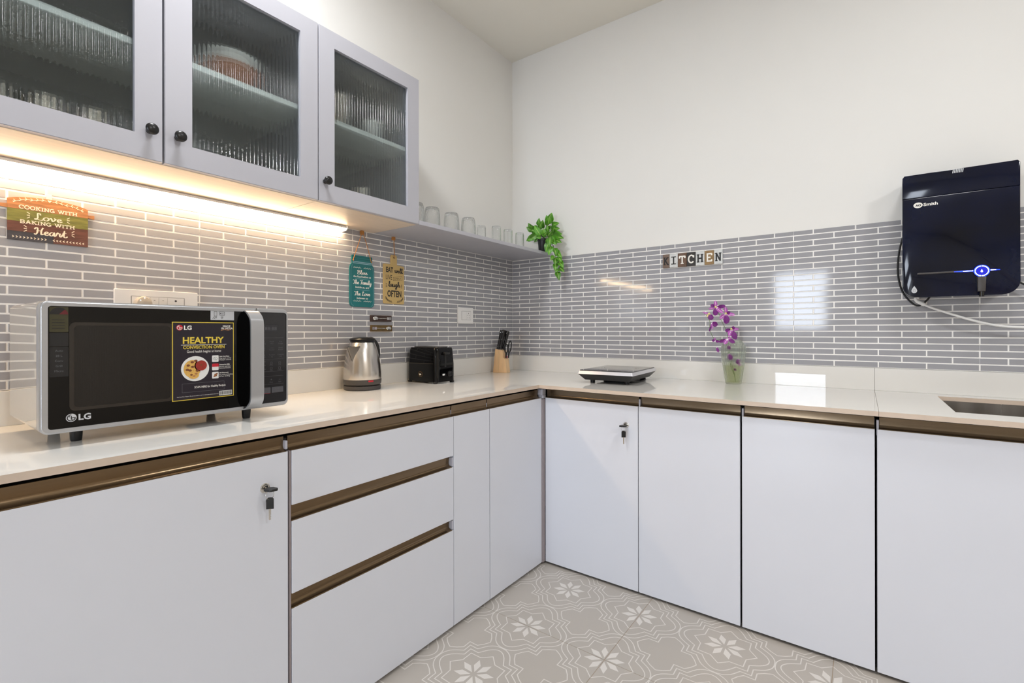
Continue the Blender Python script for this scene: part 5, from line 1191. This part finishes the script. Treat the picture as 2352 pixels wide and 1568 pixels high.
LEAF = [[0.321,-0.06,1.74,0.345,-0.075,1.79],[0.296,-0.05,1.729,0.307,-0.065,1.768],[0.259,-0.08,1.722,0.269,-0.095,1.766],[0.284,-0.09,1.701,0.301,-0.105,1.748],[0.33,-0.05,1.718,0.392,-0.065,1.724],[0.322,-0.05,1.697,0.395,-0.065,1.691],[0.337,-0.11,1.669,0.347,-0.125,1.706],[0.211,-0.06,1.703,0.206,-0.075,1.733],[0.225,-0.07,1.683,0.193,-0.085,1.711],[0.242,-0.09,1.671,0.187,-0.105,1.634],[0.222,-0.035,1.657,0.202,-0.05,1.634],[0.237,-0.07,1.704,0.239,-0.085,1.73],[0.279,-0.1,1.653,0.261,-0.115,1.7],[0.328,-0.06,1.666,0.417,-0.075,1.653],[0.342,-0.07,1.647,0.433,-0.085,1.625],[0.341,-0.08,1.636,0.425,-0.095,1.599],[0.346,-0.1,1.639,0.405,-0.115,1.588],[0.337,-0.11,1.644,0.376,-0.125,1.668],[0.357,-0.13,1.623,0.359,-0.145,1.575],[0.367,-0.14,1.605,0.353,-0.155,1.539],[0.371,-0.13,1.582,0.366,-0.145,1.525],[0.375,-0.1,1.573,0.398,-0.115,1.526],[0.377,-0.08,1.557,0.425,-0.095,1.514],[0.374,-0.1,1.53,0.362,-0.115,1.498],[0.376,-0.09,1.519,0.385,-0.105,1.47],[0.391,-0.08,1.525,0.421,-0.095,1.486],[0.385,-0.07,1.502,0.43,-0.085,1.453],[0.377,-0.08,1.486,0.379,-0.095,1.437],[0.392,-0.07,1.464,0.437,-0.085,1.431],[0.391,-0.08,1.447,0.379,-0.095,1.431],[0.381,-0.075,1.436,0.404,-0.09,1.381],[0.301,-0.1,1.663,0.289,-0.115,1.69],[0.322,-0.12,1.645,0.324,-0.135,1.691],[0.355,-0.08,1.678,0.379,-0.095,1.698],[0.325,-0.09,1.696,0.356,-0.105,1.708],[0.372,-0.12,1.608,0.367,-0.135,1.631],[0.31,-0.12,1.646,0.346,-0.135,1.664],[0.286,-0.1,1.646,0.259,-0.115,1.647]]
crown = Vector((.285, -.075, 1.648)); mb = MB()
for k in range(16):
    q = random.choice(LEAF[:20]); d = [random.uniform(-.018, .018), random.uniform(-.02, .0), random.uniform(-.016, .016)]
    A_ = Vector(q[:3]) + Vector(d); B_ = Vector(q[3:]) + Vector(d) + Vector((random.uniform(-.015, .015), -.004, random.uniform(-.015, .012)))
    LEAF.append([*A_, *B_])
for i, q in enumerate(LEAF):
    A, B = Vector(q[:3]), Vector(q[3:]); L = (B - A).length
    up = (camv - A).normalized() + Vector((random.uniform(-.4, .4), random.uniform(-.2, .2), random.uniform(-.1, .5)))
    V, F, M = blade(A, B, L * (.29 if L > .06 else .34), up, random.uniform(.15, .4), n=10, full=.6, rnd=.85)
    m = MB(); m.v = [tuple(p) for p in V]; m.f = F; m.m = [1 if j == 1 else 0 for k, j in M]
    m.build('leaf', ['leaf', 'leaf_vein'], t, smooth=70)
    root = crown if A.z > 1.60 else min((Vector(p) for p in VINE), key=lambda p: (p - A).length)
    if (root - A).length > .004: mb.tube(spline([root, (root + A) / 2 + Vector((0, 0, .006)), A], 3), .0011, 5)
mb.build('leaf_stalks', 'stem_green', t, smooth=60)
